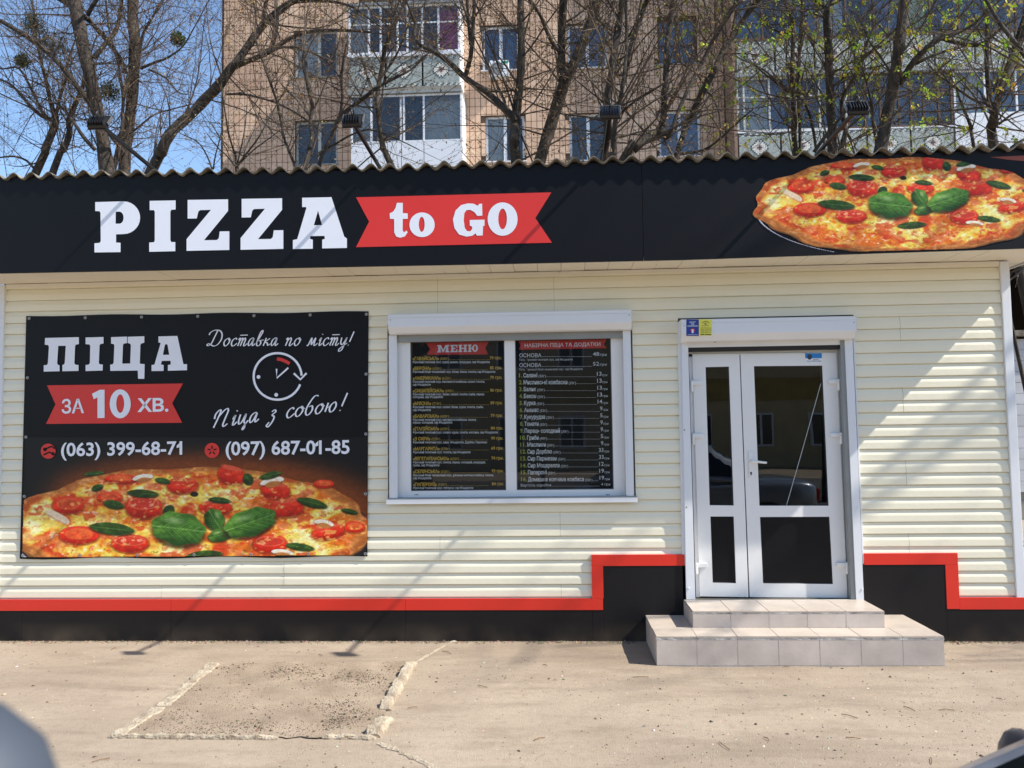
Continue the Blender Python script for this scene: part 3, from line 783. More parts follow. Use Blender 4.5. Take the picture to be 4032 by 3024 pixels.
def letter(loops, mp, m, parent, name='letter'):
    b = MB(); b.poly([[mp(*p) for p in l] for l in loops]); return b.build(name, m, parent)
for l in (Pl, Il, Zl, Z2, Al): letter(l, m4, WHITEI, SG)
letter([[(95,357),(1361,325),(1257,492),(1365,651),(95,680),(180,515)]], m5, REDI, SG, 'ribbon')
tl_ = [[(360,393),(398,393),(398,460),(430,461),(430,496),(398,497),(397,568),(403,582),(415,580),(420,571),(430,583),(412,610),(382,619),(356,611),(343,585),(342,498),(315,496),(313,462),(338,448),(352,424)]]
G_ = [[(914,475),(912,398),(893,400),(885,412),(856,398),(820,396),(775,408),(740,443),(723,500),(733,557),(763,598),(812,612),(848,606),(870,590),(878,605),(916,604),(918,545),(928,540),(928,502),(832,504),(832,540),(847,546),(848,562),(836,577),(815,576),(800,556),(793,505),(797,460),(811,440),(835,438),(861,452),(882,478)]]
letter(tl_, m5b, WHITEI, SG); letter([ell(523,535,82,80), ell(521,532,19,49,20)[::-1]], m5b, WHITEI, SG); letter(G_, m5b, WHITEI, SG); letter([ell(1045,498,97,108,36), ell(1045,497,28,67,24)[::-1]], m5b, WHITEI, SG)
fp = lambda bx, by: m6(1345+.904*(bx-1035), 405+.868*(by-1300), YT-.0005)
def keepf(X, Y, A):
    # the picture runs to the end of the board; a red backdrop fills its far corner
    fx = 1345+.904*(X-1035); fy = 405+.868*(Y-1300)
    return A & (fy > 112-.0165*fx+4) & (fy < 740-.0265*fx)
pizza_sheet('printed_pizza', fp, keepf, SG)
letter([[(1990,96),(2560,72),(2560,150),(2300,130),(2100,112)]], lambda x, y: m6(x, y, YT+.0007), mat('brown_print', srgb(146,66,38), .45, .2, 3), SG, 'printed_backdrop')

# ------------------------------------------------------------------ banner
YB_ = -.020
BN = thing('banner', (*at(770,2196,YB_).xy, at(770,2196,YB_).z), 'large black pizza banner with phone numbers fixed beside the menu window', 'banner')
mb_ = lambda x, y, Y=YB_-.006: at(x/1.4747, 1200+y/1.4747, Y)
N = 28; b = MB()
def bcorner(u, v): # slightly wavy sheet
    xl, yl = lerp(152,115,v), lerp(65,1475,v); xr, yr = lerp(2140,2133,v), lerp(38,1462,v)
    wv = 5*math.sin(u*math.pi*6)*(abs(v-.5)*2)**6*(1 if v > .5 else .6)
    p = mb_(lerp(xl,xr,u), lerp(yl,yr,u)+wv, YB_); p.y += .0012*math.sin(u*9+v*4); return p
vs = [bcorner(i/N, j/20) for j in range(21) for i in range(N+1)]
b.add(vs, [(j*(N+1)+i, (j+1)*(N+1)+i, (j+1)*(N+1)+i+1, j*(N+1)+i+1) for j in range(20) for i in range(N)])
vs2 = [v+Vector((0,.002,0)) for v in vs]
b.add(vs2, [(j*(N+1)+i, j*(N+1)+i+1, (j+1)*(N+1)+i+1, (j+1)*(N+1)+i) for j in range(20) for i in range(N)])
b.build('sheet', NAVYP, BN, smooth=True, fixn=False)
pizza_sheet('printed_pizza', lambda x, y: mb_(x, y, YB_-.0035), lambda X, Y, A: (X > lerp(136,118,.5)+ (1475-Y)*.026) & (X < 2134) & (Y < 1468-.0065*(X-115)) & (Y > 770), BN)
m_ = lambda x, y: mb_(x, y, YB_-.006); m2 = lambda x, y: mb_(x, y, YB_-.009)
LT = [[[(262,193),(458,188),(458,228),(440,232),(436,240),(432,340),(438,348),(456,350),(456,384),(362,386),(362,350),(372,346),(376,338),(382,238),(338,239),(332,340),(336,348),(346,352),(346,386),(254,388),(254,352),(272,349),(278,340),(284,245),(280,234),(260,232)]],
 [[(497,190),(601,187),(601,225),(583,228),(578,238),(574,338),(580,346),(597,347),(596,382),(497,385),(497,350),(516,347),(522,338),(524,238),(518,230),(497,229)]],
 [[(645,188),(738,185),(738,222),(718,226),(714,235),(710,342),(756,341),(760,235),(755,226),(742,222),(742,186),(838,183),(838,220),(820,225),(815,234),(812,342),(840,345),(838,430),(802,430),(800,382),(640,384),(640,348),(655,345),(660,335),(664,236),(660,228),(645,226)]],
 [[(920,184),(1030,181),(1065,345),(1086,345),(1086,380),(975,383),(975,350),(992,346),(990,325),(940,326),(934,346),(950,350),(950,384),(880,385),(880,350),(897,347),(933,222),(920,219)],[(958,230),(972,230),(983,290),(946,291)]]]
for l in LT: letter(l, m_, WHITEI, BN)
letter([[(273,468),(1063,457),(1000,572),(1058,685),(267,692),(322,578)]], m_, REDI, BN, 'ribbon')
t = MB()
text_on(t, 'ЗА', 358, 630, 488, 627, 76, m2, .018); text_on(t, 'ХВ.', 798, 620, 978, 617, 70, m2, .03)
t.poly([[m2(*p) for p in ((566,658),(566,538),(544,548),(534,517),(578,494),(607,493),(607,657))]]); t.poly([[m2(*p) for p in ell(698,575,61,84,32)], [m2(*p) for p in ell(698,574,23,54,24)[::-1]]])
t.build('ribbon_lettering', WHITEI, BN)
t = MB(); text_on(t, '(063) 399-68-71', 354, 878, 1058, 868, 74, m2, .022); t.poly([[m2(*p) for p in ((1046,800),(1046,826),(1026,832),(1026,818))]]); t.build('phone_number', WHITEI, BN); t = MB(); t.poly([[m2(*p) for p in ((1848,790),(1848,818),(1828,824),(1828,810))]]); text_on(t, '(097) 687-01-85', 1310, 873, 2030, 863, 76, m2, .022); t.build('phone_number', WHITEI, BN)
# round phone emblems
letter([ell(280,850,43,44)], m2, REDI, BN, 'emblem_disc'); letter([ell(1231,846,43,44)], m2, REDI, BN, 'emblem_disc')
t = MB(); m3 = lambda x, y: mb_(x, y, YB_-.011)
for a in (-54, 18, 90, 162, 234):
    c, s = math.cos(math.radians(a)), math.sin(math.radians(a)); ribbon(t, [(1231+9*c,846-9*s),(1231+27*c,846-27*s)], 7, m3)
ribbon(t, [(262,838),(300,822),(318,836)], 9, m3); ribbon(t, [(252,872),(286,856),(306,866)], 9, m3); t.poly([[m3(*p) for p in ell(261,840,11,11,12)]]); t.poly([[m3(*p) for p in ell(308,866,10,10,12)]])
t.build('emblem_mark', NAVYP, BN)
# clock with arrow
t = MB()
ribbon(t, ell(1612,416,139,135,50,20,380-22), 13, m2)
ribbon(t, [(1706,398),(1744,434),(1780,397)], 12, m2); ribbon(t, [(1606,372),(1607,426),(1674,366)], 10, m2)
for c in ((1501,419),(1604,523)): t.poly([[m2(*p) for p in ell(*c,11,11,14)]])
t.build('clock_drawing', WHITEI, BN)
t = MB(); ribbon(t, [(1608,314),(1632,318),(1658,328),(1682,342)], 19, m2); t.build('clock_red_arc', REDI, BN)
# handwriting: strokes per glyph in units (x 0..adv, y 0 baseline, 1 x-height)
GL = {
 'Д': (2.0, [[(.95,2.05),(.7,1.2),(.45,.35),(.1,.05),(-.1,.15),(.05,.3),(.5,.12),(.9,0),(1.35,.25),(1.65,.85),(1.6,1.5),(1.2,1.95),(.5,2.0),(0,1.7),(-.1,1.4)]]),
 'П': (1.9, [[(.1,.9),(.15,1.4),(.45,1.75),(.6,1.6),(.45,.9),(.2,0)],[(.45,1.0),(.9,1.6),(1.2,1.8),(1.35,1.55),(1.2,.8),(1.1,.2),(1.25,0),(1.55,.25)]]),
 'о': (.95, [[(.55,1.0),(.2,.8),(.05,.4),(.2,.05),(.45,.05),(.7,.4),(.72,.8),(.55,1.0),(.6,.8),(.9,.75)]]),
 'с': (.8, [[(.65,.8),(.5,1.0),(.2,.8),(.05,.4),(.18,.05),(.42,.02),(.8,.35)]]),
 'т': (1.35, [[(.05,.75),(.2,1.0),(.25,.7),(.1,0)],[(.22,.6),(.5,1.0),(.6,.75),(.45,0)],[(.57,.6),(.85,1.0),(.97,.75),(.88,.15),(1.0,0),(1.3,.3)],[(.15,1.35),(1.15,1.38)]]),
 'а': (1.0, [[(.65,.9),(.45,1.0),(.15,.75),(.05,.3),(.2,.02),(.45,.3),(.68,.95),(.6,.3),(.7,.02),(.98,.3)]]),
 'в': (.95, [[(.05,.4),(.4,1.2),(.6,1.75),(.5,1.95),(.3,1.6),(.1,.5),(.2,.05),(.5,.05),(.65,.35),(.5,.65),(.3,.6),(.65,.7),(.95,.75)]]),
 'к': (.95, [[(.25,1.0),(.05,0)],[(.75,.95),(.45,.7),(.2,.5),(.5,.35),(.65,.05),(.92,.25)]]),
 'п': (1.1, [[(.05,.75),(.2,1.0),(.25,.7),(.1,0)],[(.22,.55),(.55,1.0),(.7,.75),(.6,.15),(.72,0),(1.05,.3)]]),
 'м': (1.35, [[(-.05,.08),(.1,.05),(.4,1.0),(.5,.1),(.9,1.0),(.85,.2),(.98,0),(1.3,.3)]]),
 'і': (.55, [[(.05,.6),(.25,1.0),(.15,.2),(.25,0),(.52,.3)],[(.3,1.38),(.34,1.46)]]),
 'у': (1.0, [[(.1,1.0),(.1,.4),(.3,.1),(.55,.4),(.78,1.0),(.65,.2),(.45,-.5),(.15,-.75),(.05,-.5),(.4,-.15),(.98,.3)]]),
 '!': (.6, [[(.5,1.75),(.2,.45)],[(.1,.08),(.14,.02)]]),
 'ц': (1.1, [[(.15,1.0),(.08,.35),(.22,.02),(.45,.25),(.72,1.0),(.65,.25),(.8,0),(.82,-.4),(.7,-.6),(.66,-.4),(1.05,.3)]]),
 'з': (.9, [[(.25,.85),(.5,1.0),(.65,.8),(.35,.5),(.6,.3),(.5,-.2),(.2,-.65),(0,-.5),(.2,-.2)]]),
 'б': (.95, [[(1.05,1.85),(.7,1.9),(.4,1.5),(.1,.8),(.08,.3),(.25,.02),(.5,.1),(.7,.5),(.6,.9),(.3,.85)]]),
 'ю': (1.4, [[(.2,1.0),(.05,.1)],[(.12,.5),(.45,.6)],[(.85,1.0),(.55,.75),(.45,.35),(.6,.03),(.85,.1),(1.05,.5),(1.0,.85),(.85,1.0)]]),
 ' ': (.8, [])}
def script(s, x0, y0, x1, y1, hgt, mp):
    adv = sum(GL[c][0]+.06 for c in s); k = (x1-x0)/adv; t = MB(); pen = 0; n_ = 0; L = math.hypot(x1-x0, y1-y0); ux, uy = (x1-x0)/L, (y1-y0)/L
    for c in s+' ':
        a, st = GL[c]
        if c == ' ' and t.v: t.build('lettering', WHITEI, BN); t = MB()
        for p in st:
            q = [(x0+ux*((pen+x)*k*L/(x1-x0)+y*hgt*.22)-0*uy, y0+uy*((pen+x)*k*L/(x1-x0))-y*hgt) for x, y in catmull(p, 5)]
            wd = []
            for i in range(len(q)):
                aa = q[max(i-1,0)]; bb = q[min(i+1,len(q)-1)]; d = math.atan2(-(bb[1]-aa[1]), bb[0]-aa[0])
                wd.append(hgt*(.065+.12*abs(math.sin(d-.35))))
            n_ += 1; ribbon(t, q, wd, lambda x, y, n_=n_: mb_(x, y, YB_-.008-.00015*n_))
        pen += a+.06
script('Доставка по місту!', 1205, 240, 2045, 236, 46, m2)
script('Піца з собою!', 1228, 716, 2005, 612, 58, m2)
# eyelets
pos = [(168+i*(2127-168)/6, 79-i*4.1) for i in range(7)] + [(131+i*(2121-131)/6, 1457-i*1.8) for i in range(7)] + [(lerp(168,131,v/4), lerp(79,1457,v/4)) for v in (1,2,3)] + [(lerp(2127,2121,v/4), lerp(54,1446,v/4)) for v in (1,2,3)]
EY = mat('eyelet_metal', srgb(168,168,166), .35, metal=.8)
for x, y in pos:
    c = m_(x, y); t = MB(); t.lathe([(.0055,.001),(.0055,-.003),(.0085,-.004),(.0125,-.0025),(.0135,.001)], (c.x, YB_-.003, c.z), 'Y', 12, closed=False); t.build('eyelet', EY, BN)

# ------------------------------------------------------------------ menu sheets behind the window panes
YM = YW+.034
GOLD = mat('gold_print', srgb(244,204,84), .6); LGT = mat('pale_print', srgb(244,246,248), .6); GREENN = mat('lime_print', srgb(176,190,70), .6)
ml = lambda x, y, Y=YM-.002: at(1580+x/2.5136, 1300+y/2.5136, Y)
mr = lambda x, y, Y=YM-.002: at(1990+x/2.5136, 1300+y/2.5136, Y)
def sheet(label, x0, x1):
    o = thing('menu_sheet', ((x0+x1)/2, YM, gz0), label, 'menu')
    t = MB(); t.box(x0-.004, x1+.004, YM, YM+.002, gz0-.004, gz1+.004); t.build('sheet', NAVYP, o); return o
ML = sheet('black menu sheet headed МЕНЮ with gold dish names behind the window pane', gx[0], gx[1])
MR = sheet('black price sheet headed НАБІРНА ПІЦА with numbered toppings behind the window pane', gx[2], gx[3])
letter([[(243,126),(865,115),(832,177),(858,240),(254,245),(285,186)]], ml, REDI, ML, 'ribbon')
letter([[(128,110),(1003,91),(975,140),(1003,178),(132,193),(150,150)]], mr, REDI, MR, 'ribbon')
def slab_text(t, s, x0, y0, x1, y1, h, mp):      # slab-serif capitals: bold glyph plus foot and head serifs
    text_on(t, s, x0, y0, x1, y1, h, mp, .016)
sk = lambda pts: [ml(x, y-(x-358)*.017, YM-.004) for x, y in pts]
t = MB(); S_ = 10
t.poly([sk([(356,148),(392,148),(415,196),(438,148),(474,148),(474,160),(464,160),(464,209),(474,209),(474,221),(434,221),(434,209),(442,209),(442,172),(418,221),(410,221),(388,172),(388,209),(396,209),(396,221),(356,221),(356,209),(366,209),(366,160),(356,160)])])
t.poly([sk([(484,148),(556,148),(556,176),(545,176),(545,161),(516,161),(516,178),(536,178),(536,191),(516,191),(516,208),(545,208),(545,192),(556,192),(556,221),(484,221),(484,209),(494,209),(494,160),(484,160)])])
t.poly([sk([(566,148),(602,148),(602,160),(594,160),(594,178),(624,178),(624,160),(616,160),(616,148),(652,148),(652,160),(644,160),(644,209),(652,209),(652,221),(616,221),(616,209),(624,209),(624,191),(594,191),(594,209),(602,209),(602,221),(566,221),(566,209),(574,209),(574,160),(566,160)])])
t.poly([sk([(660,148),(694,148),(694,160),(687,160),(687,178),(701,178)]+ell(730,184.5,29,37,16,-165,165)+[(701,191),(687,191),(687,209),(694,209),(694,221),(660,221),(660,209),(667,209),(667,160),(660,160)]), sk(ell(730,184.5,11,24,14)[::-1])])
t.build('heading', LGT, ML)
t = MB(); slab_text(t, 'НАБІРНА ПІЦА ТА ДОДАТКИ', 190, 170, 940, 155, 34, lambda x, y: mr(x, y, YM-.004)); t.build('heading', LGT, MR)
MENU = [('«ГАВАЙСЬКА»','(600г)',468,297,'79',[('Фірмовий томатний соус, курка, ананас, кукурудза, сир Моцарелла',875,326)]),
 ('«ВЕРОНА»','(620г)',394,395,'85',[('Фірмовий білий часниковий соус, балик, бекон, томати, сир Моцарелла',930,422)]),
 ('«АМЕРИКАНА»','(620г)',488,491,'79',[('Фірмовий томатний соус, мисливські ковбаски, салямі, томати,',826,520),('сир Моцарелла',290,549)]),
 ('«СИЦИЛІЙСЬКА»','(690г)',517,616,'86',[('Фірмовий томатний соус, балик, салямі, томати, гриби, перець',824,645),('солодкий, сир Моцарелла',412,672)]),
 ("«М'ЯСНА»",'(710г)',392,742,'89',[('Фірмовий томатний соус, салямі, балик, курка, томати, гриби,',812,771),('сир Моцарелла',292,800)]),
 ('«БАВАРСЬКА»','(600г)',472,867,'79',[('Фірмовий томатний соус, мисливські ковбаски, томати,',744,897),('перець солодкий, сир Моцарелла',504,924)]),
 ('«ІТАЛІЙСЬКА»','(650г)',472,992,'84',[('Фірмовий томатний соус, салямі, курка, томати, маслини, сир Моцарелла',955,1022)]),
 ('«З СИРИ»','(570г)',384,1092,'99',[('Фірмовий томатний соус, сири:  Моцарелла, Дорблю, Пармезан',848,1120)]),
 ('«МАРГАРИТА»','(570г)',476,1190,'69',[('Фірмовий томатний соус, томати, сир Моцарелла',684,1218)]),
 ('«ВЕГЕТАРІАНСЬКА»','(620г)',570,1288,'74',[('Фірмовий томатний соус, томати, перець солодкий, кукурудза,',834,1318),('гриби, сир Моцарелла',376,1347)]),
 ('«СЕЛЯНСЬКА»','(620г)',476,1415,'93',[('Фірмовий білий часниковий соус, домашня копчена ковбаса, томати,',914,1446),('сир Моцарелла',297,1475)]),
 ('«ПАПЕРОНІ»','(550г)',448,1543,'84',[('Фірмовий томатний соус, папероні, сир Моцарелла',712,1572)])]
tg = MB(); tw = MB()
for nm, wt, xe, y, pr, ds in MENU:
    full = nm+' '+wt; wn = len(nm)/(len(full)); xs_ = 112+ (y-297)*.004
    xn = xe-96
    text_on(tg, nm, xs_, y, xn, y-2, 31, ml, .03, 2); text_on(tg, wt, xn+11, y-1, xe, y-2, 27, ml, -.002, 2)
    for k in range(int((868-xe)/12.5)): q = xe+8+k*12.5; tg.add([ml(q,y-2),ml(q+4,y-2),ml(q+4,y-7),ml(q,y-7)], [(0,1,2,3)])
    x2 = 996+(y-297)*.016
    text_on(tg, pr+' грн.', x2-120, y-8, x2, y-9, 29, ml, .022, 2)
    for d, xe2, y2 in ds: text_on(tw, d, xs_, y2, xe2, y2-1, 21, ml, .022, 1)
tg.build('dish_names', GOLD, ML); tw.build('dish_details', LGT, ML)
tw = MB(); tn = MB()
for nm, y, pr in (('ОСНОВА',268,'48'),('ОСНОВА',365,'52')):
    text_on(tw, nm, 138, y, 356, y-1, 36, mr, .008, 2); text_on(tw, pr, 866, y-14, 928, y-15, 36, mr, .008, 2); text_on(tw, 'грн', 936, y-14, 1003, y-15, 24, mr, .006, 2)
    for k in range(40): q = 362+k*12.4; tw.add([mr(q,y-4),mr(q+5,y-4),mr(q+5,y-9),mr(q,y-9)], [(0,1,2,3)])
text_on(tw, 'Тісто, фірмовий томатний соус, сир Моцарелла', 135, 303, 666, 299, 20, mr, 0, 1); text_on(tw, 'Тісто, фірмовий білий часниковий соус, сир Моцарелла', 135, 400, 763, 394, 20, mr, 0, 1)
TOP = [('Салямі','(50г)',400,'13'),('Мисливські ковбаски','(50г)',698,'13'),('Балик','(50г)',388,'13'),('Бекон','(50г)',389,'13'),('Курка','(50г)',382,'14'),('Ананас','(50г)',413,'9'),('Кукурудза','(30г)',477,'5'),('Томати','(50г)',412,'9'),
 ('Перець солодкий','(30г)',624,'9'),('Гриби','(40г)',412,'5'),('Маслини','(30г)',483,'9'),('Сир Дорблю','(50г)',545,'33'),('Сир Пармезан','(50г)',592,'33'),('Сир Моцарелла','(50г)',620,'12'),('Папероні','(50г)',492,'19'),('Домашня копчена ковбаса','(50г)',861,'19')]
for i, (nm, wt, xe, pr) in enumerate(TOP):
    y = 467+i*68.6; x0 = 134+i*1.5; xn0 = x0+(44 if i < 9 else 67)
    text_on(tn, '%d.' % (i+1), x0+(0 if i < 9 else -2), y, xn0-10, y-1, 39, mr, .024, 2)
    text_on(tw, nm, xn0, y, xe-84, y-2, 39, mr, .024, 2); text_on(tw, wt, xe-72, y, xe, y-1, 26, mr, 0, 2)
    xr = 1008+i*1.7; wp = 46 if len(pr) == 2 else 24
    text_on(tw, pr, xr-56-wp, y-16, xr-56, y-17, 38, mr, .012, 2); text_on(tw, 'грн', xr-50, y-12, xr, y-13, 22, mr, .003, 2)
    q = xe+5
    while q < xr-64-wp: tw.add([mr(q,y-4),mr(q+4,y-4),mr(q+4,y-8),mr(q,y-8)], [(0,1,2,3)]); q += 10
text_on(tw, 'Вартість коробки', 152, 1548, 452, 1545, 25, mr, .004, 2); text_on(tw, '4 грн', 948, 1538, 1038, 1537, 25, mr, .004, 2)
for k in range(48): q = 458+k*10; tw.add([mr(q,1545),mr(q+4,1545),mr(q+4,1541),mr(q,1541)], [(0,1,2,3)])
tw.build('price_list', LGT, MR); tn.build('item_numbers', GREENN, MR)

# ------------------------------------------------------------------ security stickers
YS = -.1622
ms = lambda x, y, Y=YS: at(2640+x/5.53, 1230+y/5.53, Y)
def flat(t, x0, y0, x1, y1, mp): t.add([mp(x0,y1),mp(x1,y1),mp(x1,y0),mp(x0,y0)], [(0,1,2,3)])
NAVY = mat('sticker_blue', srgb(34,58,140), .4); YEL = mat('sticker_yellow', srgb(232,224,92), .4); SKYB = mat('sticker_sky', srgb(40,130,200), .4)
c = ms(480, 510)
o = thing('blue_sticker', (c.x, YS, c.z), 'navy blue security sticker at the end of the door shutter box', 'sticker')
t = MB(); flat(t, 345, 155, 617, 512, lambda x, y: ms(x, y, YS)); t.build('sheet', NAVY, o)
t = MB()
for s, a, b2, y in (("ОБ'ЄКТ",414,548,232),('ПІД',450,516,274),('ОХОРОНОЮ',370,598,314)): text_on(t, s, a, y, b2, y-2, 32, lambda x, y: ms(x, y, YS-.0008), .012, 2)
flat(t, 375, 478, 592, 484, lambda x, y: ms(x, y, YS-.0008)); t.build('lettering', WHITEI, o)
t = MB(); t.poly([[ms(*p, YS-.0008) for p in ell(482,392,46,44,14)]]); t.build('emblem', REDI, o); t = MB(); t.poly([[ms(*p, YS-.0014) for p in ((450,372),(514,372),(498,400),(505,450),(460,450),(467,400))]]); t.build('emblem_figure', WHITEI, o)
o = thing('yellow_sticker', (ms(760,505).x, YS, ms(760,505).z), 'yellow sticker with an eye drawing and phone lines on the door shutter box', 'sticker')
t = MB(); flat(t, 621, 150, 900, 505, lambda x, y: ms(x, y, YS)); t.build('sheet', YEL, o)
INK = mat('sticker_ink', srgb(84,78,40), .5); t = MB(); mi = lambda x, y: ms(x, y, YS-.0008)
ribbon(t, catmull([(682,238),(725,203),(765,194),(808,203),(850,234)], 4), 12, mi); ribbon(t, ell(764,232,33,32,14,-5,185), 11, mi); t.poly([[mi(*p) for p in ell(764,230,13,13,12)]])
text_on(t, 'ВІЗИТ', 684, 302, 846, 300, 22, mi, .01, 2)
for y, s in ((343,'ОХОРОНА 24'),(378,'(067) 473-09-98'),(413,'(050) 443-85-63'),(447,'(063) 086-33-31')): text_on(t, s, 660, y, 882, y-2, 24 if y > 350 else 15, mi, .01, 2)
flat(t, 655, 470, 738, 492, mi); flat(t, 750, 470, 880, 492, mi); t.build('lettering', INK, o)
YS2 = YD-.0128
md = lambda x, y, Y=YS2: at(2560+x/1.843, 1200+y/1.843, Y)
o = thing('door_sticker', (md(1185,420).x, YS2, md(1185,420).z), 'small sky blue and white security sticker on the wide door leaf', 'sticker')
t = MB(); flat(t, 1125, 352, 1246, 422, lambda x, y: md(x, y, YS2)); t.build('sheet', WHITEI, o)
t = MB(); flat(t, 1125, 352, 1246, 388, lambda x, y: md(x, y, YS2-.0008)); t.build('blue_band', SKYB, o)
t = MB(); text_on(t, "ОБ'ЄКТ", 1180, 402, 1225, 401, 9, lambda x, y: md(x, y, YS2-.0008), .01, 2); text_on(t, 'ПІД ОХОРОНОЮ', 1135, 415, 1241, 414, 9, lambda x, y: md(x, y, YS2-.0008), .01, 2); t.poly([[md(*p, YS2-.0014) for p in ell(1157,379,18,20,12)]]); t.build('lettering', mat('ink_dark', srgb(50,60,74), .5), o)

# ------------------------------------------------------------------ floodlights on arms above the roof
def floodlight(base, head, lab):
    o = thing('floodlight', base, lab, 'floodlight', 'black floodlights on arms above the sign')
    B, H = Vector(base), Vector(head)
    d = (H-B); t = MB()
    sidev = Vector((.011,0,0)); uo = Vector((0,d.z,-d.y)).normalized()*.011
    secs = [[p+sidev+uo, p-sidev+uo, p-sidev-uo, p+sidev-uo] for p in (B-d.normalized()*.05, B+d*.93)]
    t.loft(secs); t.build('arm', BLACKM, o)
    t = MB(); R = .07
    pts = [H+Vector((math.cos(a)*.0, -R*math.cos(a)*.9, .02+R*math.sin(a))) for a in np.linspace(-.5, math.pi, 8)]
    t.tube([B+d*.9, B+d*.97, H+Vector((0,.03,.07)), H+Vector((0,.0,.09)), H+Vector((0,-.03,.065)), H+Vector((0,-.02,.02))], .006, 6)
    t.build('cable', BLACKM, o, smooth=True)
    # head: lamp box with cooling fins on its outer side, tilted so it shines back at the sign
    R_ = Matrix.Rotation(math.radians(-38), 4, 'X')
    def loc(x, y, z): return H + (R_ @ Vector((x, y, z)))*.56
    def tbox(t, x0, x1, y0, y1, z0, z1):
        t.add([loc(*p) for p in ((x0,y0,z0),(x1,y0,z0),(x1,y1,z0),(x0,y1,z0),(x0,y0,z1),(x1,y0,z1),(x1,y1,z1),(x0,y1,z1))], [(0,3,2,1),(4,5,6,7),(0,1,5,4),(1,2,6,5),(2,3,7,6),(3,0,4,7)])
    t = MB(); tbox(t, -.115, .115, -.02, .025, -.085, .085); tbox(t, -.122, .122, .025, .034, -.094, .094); hd = t.build('lamp_head', BLACKM, o)
    for i in range(7):
        f = MB(); x = -.096+i*.032; tbox(f, x-.004, x+.004, -.066, -.0205, -.075, .075); f.build('cooling_fin', BLACKM, hd)
    f = MB(); tbox(f, -.105, .105, .0345, .037, -.078, .078); f.build('lens', mat('lamp_lens', srgb(206,206,196), .2), hd)
    for s in (-1, 1):
        f = MB(); tbox(f, s*.128-.004, s*.128+.004, -.02, .02, -.03, .13); f.build('bracket', mat('steel_bracket', srgb(140,140,138), .4, metal=.7), o)
    f = MB(); tbox(f, -.132, .132, -.02, .02, .131, .139); f.build('bracket', mat('steel_bracket', srgb(140,140,138), .4, metal=.7), o)
    return o
for hx, hy, lab in ((388,485,'black floodlight on an arm in front of the thick rough-barked trunk'),(1388,478,'black floodlight on an arm in front of the white balcony glazing'),
                    (2402,445,'black floodlight on an arm above the red ribbon end, beside tan tiled wall'),(3376,428,'black floodlight on an arm above the printed pizza')):
    H = at(hx, hy, -1.78+.5); X = H.x
    floodlight((X, -.42, interp(edge, X)+.03), H, lab)
# ------------------------------------------------------------------ apartment block behind the kiosk
YA = 19.2
TW, TH = .1785, .270
def facade_mat():
    m = bpy.data.materials.new('facade_tile'); m.use_nodes = True
    t = m.node_tree; n = t.nodes; L = t.links.new; b = n['Principled BSDF']
    geo = n.new('ShaderNodeNewGeometry'); mp = n.new('ShaderNodeMapping'); mp.inputs['Scale'].default_value = (1/TW, 1, 1/TH); L(geo.outputs['Position'], mp.inputs['Vector'])
    fl = n.new('ShaderNodeVectorMath'); fl.operation = 'FLOOR'; L(mp.outputs[0], fl.inputs[0])
    wn = n.new('ShaderNodeTexWhiteNoise'); L(fl.outputs[0], wn.inputs['Vector'])
    ns = n.new('ShaderNodeTexNoise'); ns.inputs['Scale'].default_value = .7; ns.inputs['Detail'].default_value = 6; L(geo.outputs['Position'], ns.inputs['Vector'])
    def mix(f, a, c):
        x = n.new('ShaderNodeMix'); x.data_type = 'RGBA'; L(f, x.inputs['Factor'])
        for k, q in (('A', a), ('B', c)):
            if isinstance(q, tuple): x.inputs[k].default_value = (*q, 1)
            else: L(q, x.inputs[k])
        return x.outputs['Result']
    c = mix(wn.outputs['Value'], srgb(218,186,156), srgb(204,168,140))
    r = n.new('ShaderNodeMapRange'); r.inputs[1].default_value = .4; r.inputs[2].default_value = .7; L(ns.outputs['Fac'], r.inputs[0])
    c = mix(r.outputs[0], c, srgb(188,154,128)); L(c, b.inputs['Base Color']); b.inputs['Roughness'].default_value = .55
    return m
FAC = facade_mat()
FJ = mat('facade_joint', srgb(78,63,53), .9, .3, 5)
CONC = mat('old_concrete', srgb(150,146,136), .9, .35, 4, .3, 40)
WOODB = mat('old_brown_frame', srgb(92,66,52), .7, .4, 9)
PVC = mat('balcony_plastic', srgb(224,226,230), .4, .06, 3)
CURT = mat('curtain_white', srgb(206,204,200), .9, .3, 6, stretch=(6,1,.4)); ROOM = mat('room_dark', srgb(52,54,60), .9, .3, 2); BLU = mat('reflected_sky_blue', srgb(92,112,146), .9, .3, 2)  # dark and blue tones stand in for unlit rooms and reflected sky
YCURT = mat('curtain_yellow', srgb(206,206,130), .9, .3, 9, stretch=(6,1,.3)); PINK = mat('curtain_pink', srgb(196,60,120), .9, .2, 6)
GLS = glassmat('window_glass', (.92,.94,.95), 1.0, .01, 1.5, 1.0)
A0 = at(872, 300, YA).x; A1 = at(4032, 300, YA).x + 5.0; ZTOP = 24.0
AP = thing('apartment_building', ((A0+A1)/2, YA+5, 0), 'tan tiled apartment block with glazed balconies behind the bare trees', 'apartment block')
def F(x, y, Y=YA): p = at(x, y, Y); return p.x, p.z
def Rr(x0, y0, x1, y1, Y=YA):
    a = F(x0, y0, Y); b = F(x1, y1, Y); return (a[0], b[0], b[1], a[1])
ST_H = 2.80
wins = [(Rr(1160,122,1327,300),CURT,'white'),(Rr(1162,477,1327,645),ROOM,'white'),(Rr(1898,101,2045,274),BLU,'pvc'),(Rr(1911,456,2067,633),CURT,'pvc'),(Rr(2234,95,2392,264),BLU,'pvc'),(Rr(2242,447,2392,629),ROOM,'pvc'),
        (Rr(2586,68,2747,249),BLU,'brown'),(Rr(2593,435,2762,612),BLU,'pvc')]
